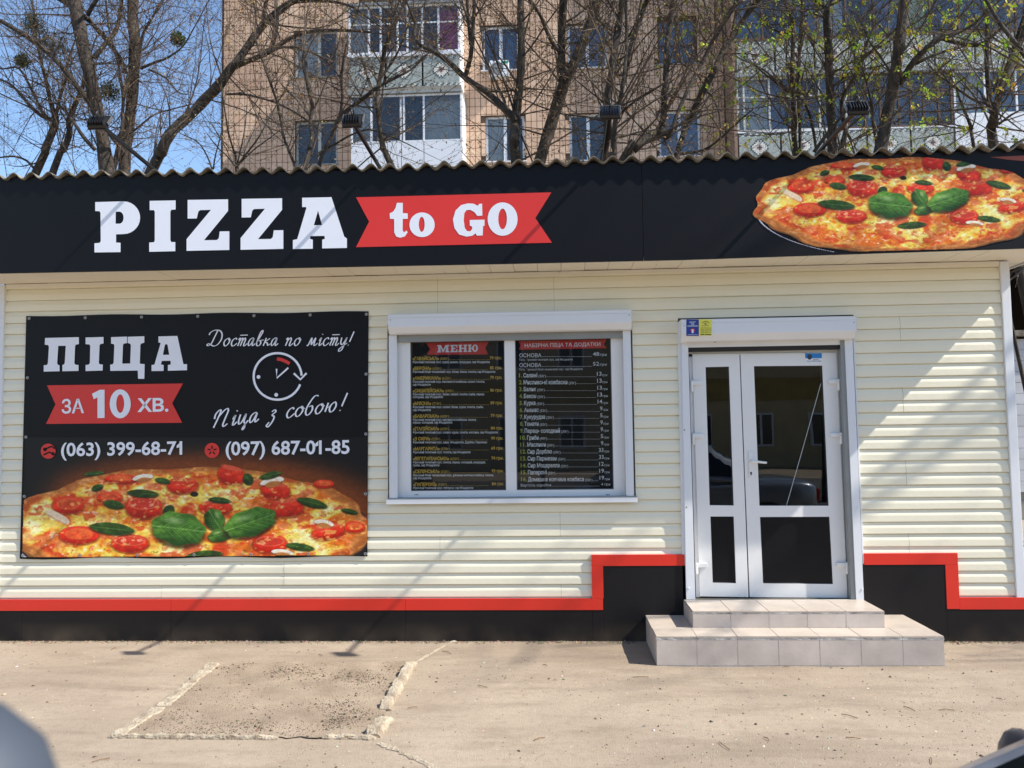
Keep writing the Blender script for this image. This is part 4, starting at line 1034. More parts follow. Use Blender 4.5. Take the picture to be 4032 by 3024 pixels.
wins += [((x0,x1,z0+ST_H,z1+ST_H),ROOM,'pvc') for (x0,x1,z0,z1),_,_ in wins[0:8:2]] + [((x0,x1,z0-ST_H,z1-ST_H),ROOM,'pvc') for (x0,x1,z0,z1),_,_ in wins[1:8:2]]
bl0, bl1 = F(1373,300,YA-1.1)[0], F(1812,300,YA-1.1)[0]
rl0 = F(2897,300,YA-1.1)[0]; rl1 = A1
holes = [q[0] for q in wins]
xb = sorted({A0, rl0+.05} | {v for h in holes for v in h[:2]}); zb = sorted({0., ZTOP} | {v for h in holes for v in h[2:]})
t = MB()
for xa, xc in zip(xb, xb[1:]):
    for za, zc in zip(zb, zb[1:]):
        mx_, mz_ = (xa+xc)/2, (za+zc)/2
        if any(h[0] < mx_ < h[1] and h[2] < mz_ < h[3] for h in holes): continue
        t.quad((xa,YA,za),(xc,YA,za),(xc,YA,zc),(xa,YA,zc))
for h in holes:
    x0,x1,z0,z1 = h; d = YA+.30
    t.quad((x0,YA,z0),(x0,YA,z1),(x0,d,z1),(x0,d,z0)); t.quad((x1,YA,z1),(x1,YA,z0),(x1,d,z0),(x1,d,z1)); t.quad((x0,YA,z1),(x1,YA,z1),(x1,d,z1),(x0,d,z1)); t.quad((x1,YA,z0),(x0,YA,z0),(x0,d,z0),(x1,d,z0))
t.quad((A0,YA,0),(A0,YA,ZTOP),(A0,YA+11,ZTOP),(A0,YA+11,0)); t.quad((A0,YA+11,0),(A0,YA+11,ZTOP),(A1,YA+11,ZTOP),(A1,YA+11,0)); t.quad((A1,YA,0),(A1,YA+11,0),(A1,YA+11,ZTOP),(A1,YA,ZTOP))
t.build('wall', FJ, AP, fixn=False)
t = MB(); t.box(A0-.2, A1+.2, YA-.3, YA+11.2, ZTOP, ZTOP+.25); t.build('roof', CONC, AP)
# facade tiles, proud of the joints
zt0, zt1 = 3.2, F(1500,-60)[1]+.6
us = MB(); us.box(-TW/2+.009, TW/2-.009, -.014, .0, -TH/2+.008, TH/2-.008); um = us.mesh('tile'); um.materials.append(FAC)
st = MB(); nt_ = 0
c0 = math.floor(A0/TW)+1; r0 = math.floor(zt0/TH)
for r_ in range(r0, int(zt1/TH)+1):
    for c_ in range(c0, int((rl0-.05)/TW)):
        x0, x1, z0, z1 = c_*TW+.009, (c_+1)*TW-.009, r_*TH+.008, (r_+1)*TH-.008; ok = True; full = True
        for h in holes:
            if x0 < h[1] and x1 > h[0] and z0 < h[3] and z1 > h[2]:
                full = False
                inx = x0 >= h[0] and x1 <= h[1]; inz = z0 >= h[2] and z1 <= h[3]
                if inx and inz: ok = False
                elif inz:
                    if x0 < h[0]: x1 = h[0]
                    else: x0 = h[1]
                else:
                    if z0 < h[2]: z1 = h[2]
                    else: z0 = h[3]
                if x1-x0 < .02 or z1-z0 < .02: ok = False
        xm = (x0+x1)/2; zm = (z0+z1)/2
        if bl0+.1 < xm < bl1-.1: ok = False
        if not ok: continue
        px = 872+(xm-A0)*FPX/26.
        if full and nt_ < 300 and px < 1240 and zm < F(1500,0)[1]+.2 and zm > F(1500,640)[1]:
            o = bpy.data.objects.new('tile', um); COL.objects.link(o); o.parent = AP; o.location = Vector((xm, YA-.001+rnd.uniform(-.002,.002), zm))-wloc(AP); nt_ += 1
        else: st.box(x0, x1, YA-.015+rnd.uniform(-.002,.002), YA-.001, z0, z1)
# left flank of the block also carries tiles
st.build('facade_tiles', FAC, AP, stuff=True, fixn=False)
def apt_window(h, room, style, i):
    x0,x1,z0,z1 = h; m = {'pvc': PVC, 'white': mat('old_white_frame', srgb(196,196,190), .7, .3, 7), 'brown': WOODB}[style]
    y = YA+.13; w_ = .07; xm = lerp(x0, x1, .5 if style != 'white' else .56)
    t = MB()
    for q in ((x0,x0+w_,z0,z1),(x1-w_,x1,z0,z1),(x0+w_,x1-w_,z0,z0+w_),(x0+w_,x1-w_,z1-w_,z1),(xm-.05,xm+.05,z0+w_,z1-w_)): t.box(q[0],q[1],y,y+.06,q[2],q[3])
    if style == 'brown': t.box(x0+w_, x1-w_, y+.001, y+.05, lerp(z0,z1,.42), lerp(z0,z1,.42)+.04)
    o = t.build('window', m, AP)
    for a, b in ((x0+w_, xm-.05), (xm+.05, x1-w_)):
        t = MB(); t.box(a, b, y+.02, y+.026, z0+w_, z1-w_); t.build('pane', GLS, o)
    t = MB(); t.box(x0+.01, xm-.02, y+.10, y+.11, z0+.01, z1-.01); t.build('curtain_backing', room, o)
    t = MB(); t.box(xm-.0, x1-.01, y+.13, y+.14, z0+.01, z1-.01); t.build('curtain_backing', ROOM if room is CURT else room, o)
    t = MB(); t.box(x0-.05, x1+.05, YA-.07, y-.002, z0-.035, z0-.002); t.build('sill', PVC if style == 'pvc' else GREYM, o)
for i, (h, rm, s_) in enumerate(wins): apt_window(h, rm, s_, i)

# balconies
def mosaic_mat():
    m = bpy.data.materials.new('mosaic'); m.use_nodes = True
    t = m.node_tree; n = t.nodes; L = t.links.new; b = n['Principled BSDF']
    geo = n.new('ShaderNodeNewGeometry'); mp = n.new('ShaderNodeMapping'); mp.inputs['Scale'].default_value = (22, 1, 22); L(geo.outputs['Position'], mp.inputs['Vector'])
    fl = n.new('ShaderNodeVectorMath'); fl.operation = 'FLOOR'; L(mp.outputs[0], fl.inputs[0]); wn = n.new('ShaderNodeTexWhiteNoise'); L(fl.outputs[0], wn.inputs['Vector'])
    x = n.new('ShaderNodeMix'); x.data_type = 'RGBA'; L(wn.outputs['Value'], x.inputs['Factor']); x.inputs['A'].default_value = (*srgb(164,170,164),1); x.inputs['B'].default_value = (*srgb(138,146,142),1)
    L(x.outputs['Result'], b.inputs['Base Color']); b.inputs['Roughness'].default_value = .6; return m
MOS = mosaic_mat(); MOTIF = mat('mosaic_motif', vcol=True, rough=.6)
YBf = YA-1.1
DIAM = ['....D.D....','...DWDWD...','..DWWWWWD..','.DWWWPWWWD.','DWWWPDPWWWD','.WWPDDDPWW.','DWWWPDPWWWD','.DWWWPWWWD.','..DWWWWWD..','...DWDWD...','....D.D....']
PALC = {'D': srgb(44,66,74), 'W': srgb(216,214,206), 'P': srgb(196,160,150)}
def motif(cx, cz, s, parent, border=None):
    t = MB()
    for j, row in enumerate(DIAM):
        for i, ch in enumerate(row):
            if ch != '.': x = cx+(i-5.5)*s; z = cz+(5-j)*s; t.quad((x,YBf-.056,z),(x+s*.92,YBf-.056,z),(x+s*.92,YBf-.056,z+s*.92),(x,YBf-.056,z+s*.92), PALC[ch])
    t.build('mosaic_diamond', MOTIF, parent, stuff=True)
def parapet(x0, x1, z0, z1, nm, parent=AP):
    t = MB(); n_ = max(1, round((x1-x0)/1.15)); w_ = (x1-x0)/n_
    for i in range(n_):
        t = MB(); t.box(x0+i*w_+.03, x0+(i+1)*w_-.03, YBf-.05, YBf+.05, z0, z1); o = t.build('parapet_panel', MOS, parent)
        b = MB(); s = .045; k = 0; x = x0+i*w_+.04
        while x < x0+(i+1)*w_-.08:
            for zz in (z0+.01, z1-.01-2*s):
                for j in range(2):
                    if (k+j) % 2 == 0: b.quad((x,YBf-.054,zz+j*s),(x+s*.9,YBf-.054,zz+j*s),(x+s*.9,YBf-.054,zz+j*s+s*.9),(x,YBf-.054,zz+j*s+s*.9), PALC['D' if k % 4 < 2 else 'W'])
            x += s; k += 1
        b.build('mosaic_border', MOTIF, o, stuff=True); motif(x0+(i+.5)*w_, (z0+z1)/2, .048, o)
def glazing(x0, x1, z0, z1, mull, m, backs, transom=None, parent=AP, low=None):
    t = MB(); w_ = .055
    ml_ = [x0+w_/2]+list(mull)+[x1-w_/2]
    o = None; f = MB()
    f.box(x0, x1, YBf-.03, YBf+.03, z1-.06, z1); f.box(x0, x1, YBf-.03, YBf+.03, z0, z0+.06)
    for x in ml_: f.box(x-w_/2, x+w_/2, YBf-.035, YBf+.031, z0+.001, z1-.001)
    if transom: f.box(x0, x1, YBf-.02, YBf+.02, transom, transom+.04)
    o = f.build('glazing_frame', m, parent)
    for i, (a, b) in enumerate(zip(ml_, ml_[1:])):
        t = MB(); t.box(a+w_/2, b-w_/2, YBf-.004, YBf+.004, z0+.06, z1-.06); t.build('pane', GLS, o)
        rm = backs[i % len(backs)]
        if rm: t = MB(); t.box(a, b, YBf+.25+.01*i, YBf+.26+.01*i, z0-.2, z1+.05); t.build('curtain_backing', rm, o)  # backing plane; dark and blue ones carry painted room shade and sky reflection
    t = MB(); t.box(x0+.06, x1-.06, YA-.06, YA-.03, z0-.9, z1); t.build('inner_wall', ROOM, o)
def slab(x0, x1, z, h=.16): t = MB(); t.box(x0-.04, x1+.04, YBf-.08, YA-.016, z-h, z); t.build('balcony_slab', CONC, AP)
fz = lambda y, x=1590: F(x, y, YBf)[1]
fx = lambda x, y=300: F(x, y, YBf)[0]
# left stack
slab(bl0, bl1, fz(346)-.0, .17)
t = MB(); t.box(bl0-.05, bl1+.05, YBf-.12, YA-.016, fz(22), fz(12)); t.build('balcony_roof', GREYM, AP)
parapet(bl0, bl1, fz(346)+.004, fz(226), 'p')
t = MB(); t.box(bl0-.03, bl1+.03, YBf-.1, YBf+.08, fz(225), fz(212)); t.build('ledge', PVC, AP)
glazing(bl0, bl1, fz(211), fz(22), [fx(x) for x in (1453,1500,1567,1605,1664,1728)], PVC, [CURT,ROOM,ROOM,BLU,ROOM,ROOM,PINK], fz(95))
for x in (bl0, bl1-.06):
    t = MB(); t.box(x, x+.06, YBf+.06, YA-.017, fz(346)+.01, fz(24)); t.build('balcony_side', PVC, AP)
lz = fz(372)
t = MB(); t.box(bl0-.02, bl1+.05, YBf-.12, YA-.016, lz, lz+.05); t.build('balcony_roof', GREYM, AP)
glazing(fx(1382), fx(1818), fz(562), lz-.01, [fx(x) for x in (1462,1578,1590,1668)], PVC, [CURT,ROOM,ROOM,ROOM,CURT])
for i, (a, b) in enumerate(zip((1382,1462,1580,1668), (1462,1580,1668,1818))):
    t = MB(); t.box(fx(a)+.01, fx(b)-.01, YBf-.03, YBf+.02, fz(562)-1.1, fz(562)-.004); t.build('parapet_panel', PVC, AP)
for x in (fx(1382), fx(1818)-.06):
    t = MB(); t.box(x, x+.06, YBf+.035, YA-.017, fz(562)-1.1, lz-.012); t.build('balcony_side', PVC, AP)
slab(bl0, bl1, fz(562)-1.12, .17)
# right stack of loggias
fzr = lambda y, x=3400: F(x, y, YBf)[1]
for dz in (0, ST_H):
    z1 = fzr(150)+dz; z0 = fzr(272)+dz
    slab(rl0, rl1, z0-.004, .17); parapet(rl0, rl1, z0, z1, 'p')
    t = MB(); t.box(rl0, rl1, YBf-.06, YBf+.06, z1+.002, z1+.05); t.build('ledge', WOODB, AP)
    glazing(rl0, rl1, z1+.052, z0+ST_H-.19, [lerp(rl0, rl1, k/17) for k in range(1,17)], WOODB, [BLU,ROOM,BLU,CURT,ROOM,BLU,YCURT,ROOM])
z1 = fzr(512); z0 = fzr(272)-ST_H
parapet(rl0, fx(3745), z0, z1-.01, 'p'); slab(rl0, rl1, z0-.004, .17)
t = MB(); t.box(rl0, fx(3745), YBf-.06, YBf+.06, z1, z1+.04); t.build('ledge', PVC, AP)
glazing(rl0, fx(3330), z1+.042, fzr(292), [fx(x) for x in (2925,3025,3135,3222)], mat('old_white_frame'), [CURT,CURT,BLU,ROOM,BLU], fzr(372))
glazing(fx(3332), fx(3745), z1+.042, fzr(292), [fx(x) for x in (3400,3460,3533,3580,3630,3690)], WOODB, [ROOM,BLU,ROOM,BLU], fzr(366))
glazing(fx(3750), rl1, fzr(468), fzr(292), [fx(3750)+.9*k for k in range(1,7)], PVC, [CURT,BLU,ROOM])
t = MB(); t.box(fx(3750), rl1, YBf-.05, YBf+.04, z0, fzr(470)); t.build('parapet_panel', PVC, AP)
t = MB(); t.box(rl0-.02, rl1+.02, YBf-.10, YA-.016, fzr(290), fzr(281)); t.build('balcony_roof', GREYM, AP)
t = MB(); t.box(rl0-.10, rl0-.001, YBf-.04, YA-.016, 0, ZTOP); t.build('side_wall', mat('side_wall', srgb(150,124,106), .9, .3, 4), AP)
# air conditioner under a window
a = Rr(1926,240,2004,300,YA-.35)
o = thing('air_conditioner', ((a[0]+a[1])/2, YA-.35, a[2]), 'white air conditioner unit with a round fan under an apartment window', 'air conditioner')
t = MB(); t.box(a[0], a[1], YA-.38, YA-.10, a[2], a[3]); t.build('casing', PVC, o, bevel=.015)
c = (lerp(a[0],a[1],.42), YA-.382, lerp(a[2],a[3],.5)); t = MB(); t.lathe([(.20,0),(.20,-.012),(.17,-.014),(.17,-.002)], c, 'Y', 20); t.build('fan_grille', mat('grille_grey', srgb(120,122,124), .6), o)
t = MB(); t.box(lerp(a[0],a[1],.62), a[1]-.01, YA-.3815, YA-.3805, a[3]-.11, a[3]-.03); t.build('green_label', mat('label_green', srgb(30,140,120), .5), o)
for x in (a[0]+.06, a[1]-.1): t = MB(); t.box(x, x+.04, YA-.36, YA-.016, a[2]-.04, a[2]-.002); t.build('bracket', GREYM, o)

# ------------------------------------------------------------------ trees
BARK = mat('bark', srgb(80,71,61), .95, .55, 12, 1.0, 30, stretch=(1,1,.3), col2=srgb(38,33,29))
TWIG = mat('twig_bark', srgb(108,92,76), .9, .4, 3, col2=srgb(56,47,40))
BUD = mat('bud', vcol=True, rough=.7, trans=.25)
CR = {'A': (0,0,2.37), 'B': (850,0,2.37), 'C': (1700,0,2.37), 'D': (2500,0,2.37), 'E': (3200,0,2.553)}
trnd = random.Random(5)
BUDC = {'L': [srgb(120,70,62),srgb(140,96,70),srgb(104,60,56),srgb(150,130,70)], 'M': [srgb(150,120,70),srgb(170,140,84),srgb(120,92,56)], 'R': [srgb(170,182,48),srgb(190,196,66),srgb(140,158,44),srgb(176,172,60)]}
def rdir(): 
    v = Vector((trnd.gauss(0,1), trnd.gauss(0,1), trnd.gauss(0,1))); return v.normalized()
class Tree:
    def __init__(s, sty): s.big = MB(); s.tw = MB(); s.bd = MB(); s.sty = sty
    def bud(s, p, k=1.0):
        if trnd.random() > {'L': .5, 'M': .42, 'R': .075}[s.sty]: return
        c = trnd.choice(BUDC[s.sty]); c = tuple(q*trnd.uniform(.75,1.2) for q in c)
        if s.sty == 'R':
            for _ in range(trnd.randint(6,10)):
                d = (rdir()+Vector((0,0,-.25))).normalized(); e = d.cross(rdir()).normalized(); L = trnd.uniform(.022,.052)*k; q = p+rdir()*.03
                cc = tuple(x*trnd.uniform(.7,1.25) for x in c)
                s.bd.add([q, q+d*L*.5+e*L*.35, q+d*L+Vector((0,0,-.01)), q+d*L*.5-e*L*.35], [(0,1,2),(0,2,3)], cc)
        else:
            L = trnd.uniform(.012,.024)*k*(1.25 if s.sty == 'M' else 1); d = (rdir()+Vector((0,0,.6))).normalized(); e = d.cross(rdir()).normalized()*L*.38; f = d.cross(e).normalized()*L*.38
            s.bd.add([p-e-f*.5, p+e-f*.5, p+f, p+d*L*1.7], [(0,1,3),(1,2,3),(2,0,3),(0,2,1)], c)
    def grow(s, p, d, L, r, lv, n=5, up=.25):
        pts = [p.copy()]; q = p.copy(); dd = d.normalized(); bend = rdir()*.22
        for i in range(n):
            dd = (dd + rdir()*.16 + bend*.35 + Vector((0,0,up*.22))).normalized(); q = q+dd*(L/n); pts.append(q.copy())
        rad = [max(r*(1-.72*i/n), .0018) for i in range(n+1)]
        (s.big if r > .022 else s.tw).tube(pts, rad, 6 if r > .022 else (4 if r > .009 else 3), cap=False)
        if lv > 0:
            k = {3: 5, 2: 4, 1: 3}[lv]; k = trnd.randint(k-1, k+1)
            for _ in range(k):
                t = trnd.uniform(.22, 1); i = min(n-1, int(t*n)); pp = pts[i].lerp(pts[i+1], t*n-i); td = (pts[i+1]-pts[i]).normalized()
                nd = (td*trnd.uniform(.5,1.1) + rdir()*.85 + Vector((0,0,.12))).normalized()
                s.grow(pp, nd, L*trnd.uniform(.38,.68), max(rad[i]*.5, .0022), lv-1, 4 if lv > 1 else 3, up)
        if lv <= 1:
            for i in range(1, n+1):
                if trnd.random() < (.75 if lv == 0 else .45): s.bud(pts[i])
            s.bud(pts[-1], 1.3)
def stem_world(cr, pts, Y, ground=False, ext=True, dyd=0.0):
    ox, oy, sc = CR[cr]; out = []; rad = []; n = len(pts); lastw = pts[0][2] if len(pts[0]) > 2 else 20
    ph = trnd.uniform(0, 6); 
    ws = [p[2] if len(p) > 2 else None for p in pts]
    k = [i for i, w_ in enumerate(ws) if w_ is not None]
    if not k: ws[0] = 25; k = [0]
    if ws[-1] is None: ws[-1] = ws[k[-1]]*.7; k.append(n-1)
    ws = np.interp(range(n), k, [ws[i] for i in k])
    for i, p in enumerate(pts):
        y = Y + dyd*i/max(1,n-1) + .12*math.sin(ph+i*1.1)
        q = at(ox+p[0]/sc, oy+p[1]/sc, y); out.append(q); rad.append(ws[i]/sc/2*(y-CAM.y)/FPX)
    if ext and pts[-1][1] <= 5:
        d = (out[-1]-out[-2]).normalized(); L = trnd.uniform(2.2,3.5)
        for j in (1,2,3): out.append(out[-1]+ (d+rdir()*.12).normalized()*L/3); rad.append(rad[-1]*.8)
    if ground:
        d = out[0]-out[1]; d = d/abs(d.z) if d.z < -1e-3 else Vector((0,0,-1)); h = out[0].z
        b = out[0]+Vector((max(-.5,min(.5,d.x))*h, 0, -h)); mid = out[0].lerp(b, .5)
        out = [Vector((b.x,b.y,-.05)), Vector((b.x,b.y,.12)), mid]+out; rad = [rad[0]*1.55, rad[0]*1.28, rad[0]*1.08]+rad
    return out, rad
def smoothp(pts, rad, k=3):
    q = catmull([(*p, r) for p, r in zip(pts, rad)], k); return [Vector(x[:3]) for x in q], [max(x[3], .004) for x in q]
def tree(label, sty, Y, stems, group='bare trees behind the kiosk', dens=1.0, lv=2):
    T = Tree(sty); base = None
    for si, (cr, pts, gnd, *rest) in enumerate(stems):
        o = dict(rest[0]) if rest else {}
        wp, wr = stem_world(cr, pts, Y+o.get('dy',0), gnd, dyd=o.get('d',0)); wp, wr = smoothp(wp, wr)
        if gnd: wr = [r*(1+.05*math.sin(i*1.7)) for i, r in enumerate(wr)]
        T.big.tube(wp, wr, 10 if wr[0] > .05 else 7)
        if gnd and base is None: base = Vector((wp[0].x, wp[0].y, 0))
        # side branches
        Lt = sum((wp[i+1]-wp[i]).length for i in range(len(wp)-1)); nb = int(Lt*(3.6 if sty == 'L' else 3.0)*dens*o.get('k',1))
        for _ in range(nb):
            i = trnd.randrange(1, len(wp)-1); p = wp[i]
            if p.z < 3.0: continue
            td = (wp[i+1]-wp[i]).normalized(); nd = (rdir()*1.0 + td*.55 + Vector((0,0,.15))).normalized(); nd.y *= .7
            r = min(wr[i]*.45, trnd.uniform(.006,.02)); T.grow(p, nd, trnd.uniform(.8,2.2)*(1 if r > .010 else .75), r, lv, 6)
        T.grow(wp[-1], (wp[-1]-wp[-2]), 1.2, wr[-1]*.7, 2, 5)
    if base is None: base = Vector((0,Y,0))
    o = thing('tree', base, label, 'tree', group)
    tr = T.big.build('trunk', BARK, o, smooth=True, fixn=False); T.tw.build('crown', TWIG, o, fixn=False)
    b = T.bd.build('leaves' if sty == 'R' else 'buds', BUD, o, fixn=False, stuff=True)
    return o
tree('bare twin-stemmed tree leaning beside the thick rough trunk, against blue sky', 'L', 9.5, [('A', [(340,1600,75),(420,1400,75),(480,1250,70),(520,1120,65),(470,950,40),(430,760,34),(380,560,28),(330,300,20),(300,0,15)], True),
  ('A', [(500,1590,65),(590,1400,62),(650,1250,55),(640,1130,52),(690,1000,50),(760,850,42),(800,700,30),(850,500,24)], True), ('A', [(470,1110,40),(400,1090,38),(300,1010),(200,890),(100,790),(0,740,20)], False),
  ('A', [(330,1590,26),(250,1500),(130,1460),(0,1470,16)], False), ('A', [(520,1100,35),(560,900),(610,760),(640,560),(700,380,16)], False), ('A', [(420,1100,30),(300,850),(180,640),(60,640),(0,640,12)], False)], dens=1.35)
tree('thick tree with rough peeling bark, standing against blue sky', 'L', 8.5, [('A', [(1000,1600,150),(960,1300,112),(900,1000,118),(840,700,126),(770,400,128),(720,150,126),(690,0,130)], True),
  ('A', [(880,1000,60),(750,850,58),(600,650,55),(480,520,52),(330,400,50),(200,310,48),(0,190,42)], False, {'d': -.8}), ('A', [(880,540,48),(1000,390,44),(1080,290,40),(1110,180,36),(1140,0,26)], False, {'d': .8}),
  ('A', [(820,140,40),(860,60,42),(900,0,40)], False), ('A', [(1080,1330,36),(1000,1220),(940,1050),(920,960,20)], False, {'d': -.6}), ('A', [(890,1400,40),(780,1280,38),(680,1130,30),(560,990,24),(430,930,16)], False)], dens=1.2)
tree('straight dark trunk with a slender forked stem in front, against blue sky', 'L', 9.2, [('A', [(1160,1590,112),(1190,1250,110),(1230,950,102),(1250,650,108),(1260,400,110),(1240,200,104),(1240,0,100)], True),
  ('A', [(1080,1500,50),(1090,1330,45),(1140,1200,36),(1150,950,32),(1200,700,40),(1290,560,34),(1330,330,26),(1400,200,22),(1500,30,14)], True, {'dy': -.5}), ('A', [(1150,980,28),(1130,750),(1080,500),(1030,330),(1000,150),(990,0,14)], False, {'dy': -.5}),
  ('A', [(1170,680,50),(1120,550,48),(1000,380,46),(850,210,44),(700,80,42),(560,0,38)], False, {'d': -.6}), ('A', [(1310,640,30),(1450,580,26),(1560,540,22),(1700,440,16),(1800,280,12),(1950,0,9)], False, {'d': -.5}), ('A', [(1390,650,22),(1550,730,18),(1660,860,15),(1760,880,10)], False),
  ('A', [(1160,1290,22),(1300,1180,20),(1440,1070,16),(1600,1020,14),(1800,970,10)], False, {'d': -1})], dens=1.2)
tree('big grey tree leaning to the right across the corner of the apartment block', 'L', 6.6, [('A', [(1420,1580,100),(1500,1430,106),(1560,1290,105),(1650,1180,96),(1800,1050,95),(1920,920,100),(2040,800,98),(2145,650,84),(2215,570,76),(2285,470,74),(2385,330,72),(2475,210,68),(2615,90,62),(2765,0,56)], True),
  ('B', [(190,620,52),(300,570,50),(420,520,50),(520,470,50),(620,400,44),(750,330,38),(900,290,34),(1100,280,30),(1300,290,24),(1450,300,18)], False, {'d': -.5}), ('B', [(520,450,38),(550,350,34),(575,200,32),(560,50,28),(555,0,26)], False), ('B', [(440,210,36),(455,60,34),(480,0,30)], False),
  ('B', [(590,440,22),(780,450,24),(960,520,18),(1080,620,15),(1180,760,12)], False, {'d': -.6}), ('B', [(90,880,22),(260,880,24),(400,910,22),(560,960,20),(720,1040,20),(860,1130,18),(1020,1260,12)], False, {'d': -.5}), ('B', [(800,5,36),(1000,10,30),(1150,25,26),(1300,80,22),(1450,190,18),(1570,270,12)], False, {'d': -.7})], dens=.9)
tree('slim wavy sapling before the tiled corner of the apartment block', 'M', 5.6, [('B', [(740,1550,28),(690,1420,26),(640,1300,26),(600,1100,24),(570,950,24),(510,780,24),(430,550,22),(370,350,18),(370,150,16),(350,0,14)], True)], dens=.8)
tree('young many-stemmed shrub with pale buds below the tiled corner', 'M', 5.2, [('B', [(190,1570,26),(180,1450,22),(120,1250),(80,1000),(50,780,10)], True), ('B', [(190,1560,22),(280,1440),(400,1280),(520,1060),(650,830,9)], False), ('B', [(190,1560,18),(230,1400),(270,1200),(290,980,8)], False), ('B', [(200,1550,16),(350,1400),(500,1290),(640,1180,8)], False), ('B', [(180,1550,18),(100,1450),(20,1380),(-80,1250,8)], False),
   ('A', [(1980,1580,18),(1930,1450),(1850,1330),(1720,1260,9)], False), ('A', [(1990,1580,16),(2010,1450),(2050,1300),(2080,1150,8)], False)], dens=1.0, lv=1)
tree('crooked broken-off trunk before the lower apartment window', 'M', 5.4, [('B', [(830,1570,46),(870,1400,42),(900,1270,40),(880,1150,36),(900,1000,36),(880,900,36),(850,760,34),(840,600,32),(820,430,28)], True)], dens=.45)
tree('slanting slender tree reaching across the white lower balcony', 'M', 6.3, [('B', [(960,1560,44),(1000,1420,42),(1080,1280,40),(1150,1100,40),(1280,990,40),(1400,900,38),(1500,820,34),(1650,740,26),(1820,650,20),(1920,550,14)], True), ('B', [(1160,1080,30),(1180,900,28),(1170,750,26),(1190,560,22),(1220,400,14)], False), ('B', [(1000,1400,24),(1120,1340),(1260,1260),(1420,1210),(1600,1260),(1760,1330),(1900,1400,9)], False)], dens=1.0)
tree('slim dark tree curving up in front of the balcony stack', 'M', 6.8, [('B', [(1630,1530,62),(1560,1380,52),(1530,1200,46),(1510,1000,44),(1510,850,44),(1540,680,42),(1580,450,44),(1640,280,40),(1720,130,34),(1760,0,30)], True), ('B', [(1560,700,26),(1680,520,22),(1760,330,20),(1830,130,14),(1850,0,10)], False), ('B', [(1520,1010,22),(1440,1000),(1340,990),(1250,900,10)], False)], dens=1.1)
tree('forked tree with one straight stem and one long low limb over the balcony', 'M', 5.5, [('C', [(790,1520,104),(765,1300,96),(785,1150,96),(790,1050,90),(805,920,82),(820,800,76),(835,550,76),(835,300,70),(830,0,68)], True),
  ('C', [(770,1120,70),(730,1060,64),(650,980,62),(500,850,60),(330,740,60),(150,570,54),(0,470,46),(-110,420,34),(-165,330,40),(-150,230,34),(-190,130,22),(-240,0,18)], False, {'d': -.5}), ('C', [(310,720,46),(350,580,44),(370,480,42),(385,250,38),(395,0,32)], False), ('C', [(360,420,28),(345,250,28),(328,0,26)], False),
  ('C', [(760,1010,22),(700,830),(600,560),(520,330),(400,0,10)], False), ('C', [(690,960,20),(560,680),(440,430),(300,160),(200,0,9)], False), ('C', [(830,1260,16),(890,1390),(940,1510,14)], False), ('C', [(860,740,18),(1000,690),(1140,640,8)], False)], dens=1.0)
tree('dark slanting trunk forking into two thick arms before the tan wall', 'M', 6.2, [('C', [(1010,1500,112),(1080,1270,116),(1170,980,116),(1250,740,112),(1330,580,96),(1420,370,94),(1500,170,96),(1540,0,92)], True), ('C', [(1225,760,84),(1212,640,80),(1210,400,76),(1220,150,80),(1230,0,80)], False), ('C', [(1200,490,44),(1120,390,40),(1060,260,36),(1010,140,32),(910,0,26)], False, {'d': -.5}),
  ('C', [(1120,450,24),(1180,420,30)], False)], dens=.9)
tree('clump of slim stems with yellowish buds beside the dark floodlight arm', 'M', 5.0, [('C', [(1600,1490,70),(1640,1250,72),(1645,900,76),(1680,700,76),(1710,450,74),(1740,250,66),(1780,0,60)], True), ('C', [(1690,1490,60),(1710,1150,46),(1770,870,40),(1800,650,36),(1820,400,30),(1815,0,22)], True, {'dy': -.5}), ('C', [(1790,800,30),(1830,600,36),(1850,450,42),(1910,280,50),(1990,50,50),(2010,0,48)], False),
  ('C', [(1740,1080,26),(1850,980,22),(1990,890,18),(2140,800,12)], False, {'d': -.4}), ('C', [(1600,1040,14),(1500,800),(1430,560),(1350,300),(1250,60,8)], False), ('C', [(1830,350,20),(1890,240),(1960,0,12)], False)], dens=1.5)
tree('bent tree with an elbow and sawn knot above the dark sign end', 'M', 4.9, [('C', [(1800,1480,92),(1900,1390,84),(2000,1290,78),(2110,1230,78),(2150,1180,70),(2165,1050,62),(2170,900,56),(2190,600,56),(2200,400,54),(2245,100,50),(2260,0,48)], True), ('D', [(200,1240,60),(290,1270,56),(340,1220,38),(400,1050,36),(530,760,36),(650,540,38),(760,330,42),(900,100,46),(970,0,42)], False)], dens=1.1)
tree('slender trunk slanting right past the corner of the loggias', 'R', 5.6, [('D', [(390,1450,58),(470,1200,60),(540,1050,60),(620,880,62),(740,660,60),(850,430,60),(960,270,60),(1080,80,58),(1140,0,54)], True), ('D', [(640,840,22),(720,900),(790,1080),(800,1280,10)], False), ('D', [(400,1440,30),(640,1400),(800,1290),(960,1140),(1100,1020,12)], False)], dens=1.2)
tree('upright trunk before the mosaic parapets with opening yellow-green leaves', 'R', 6.6, [('D', [(1500,1420,54),(1490,1150,56),(1470,800,48),(1470,500,42),(1480,250,40),(1430,100,26),(1390,0,20)], True), ('D', [(1540,1350,30),(1530,1000,36),(1530,600,34),(1550,300,30),(1560,0,24)], True, {'dy': .4}), ('D', [(1690,1400,26),(1660,1200,28),(1580,950,26),(1420,850,22),(1250,720,18),(1100,600,12)], False), ('D', [(1620,900,24),(1380,800),(1200,650),(1000,560,10)], False),
  ('D', [(1480,320,24),(1320,290),(1200,190),(1080,60,12)], False)], dens=1.5)
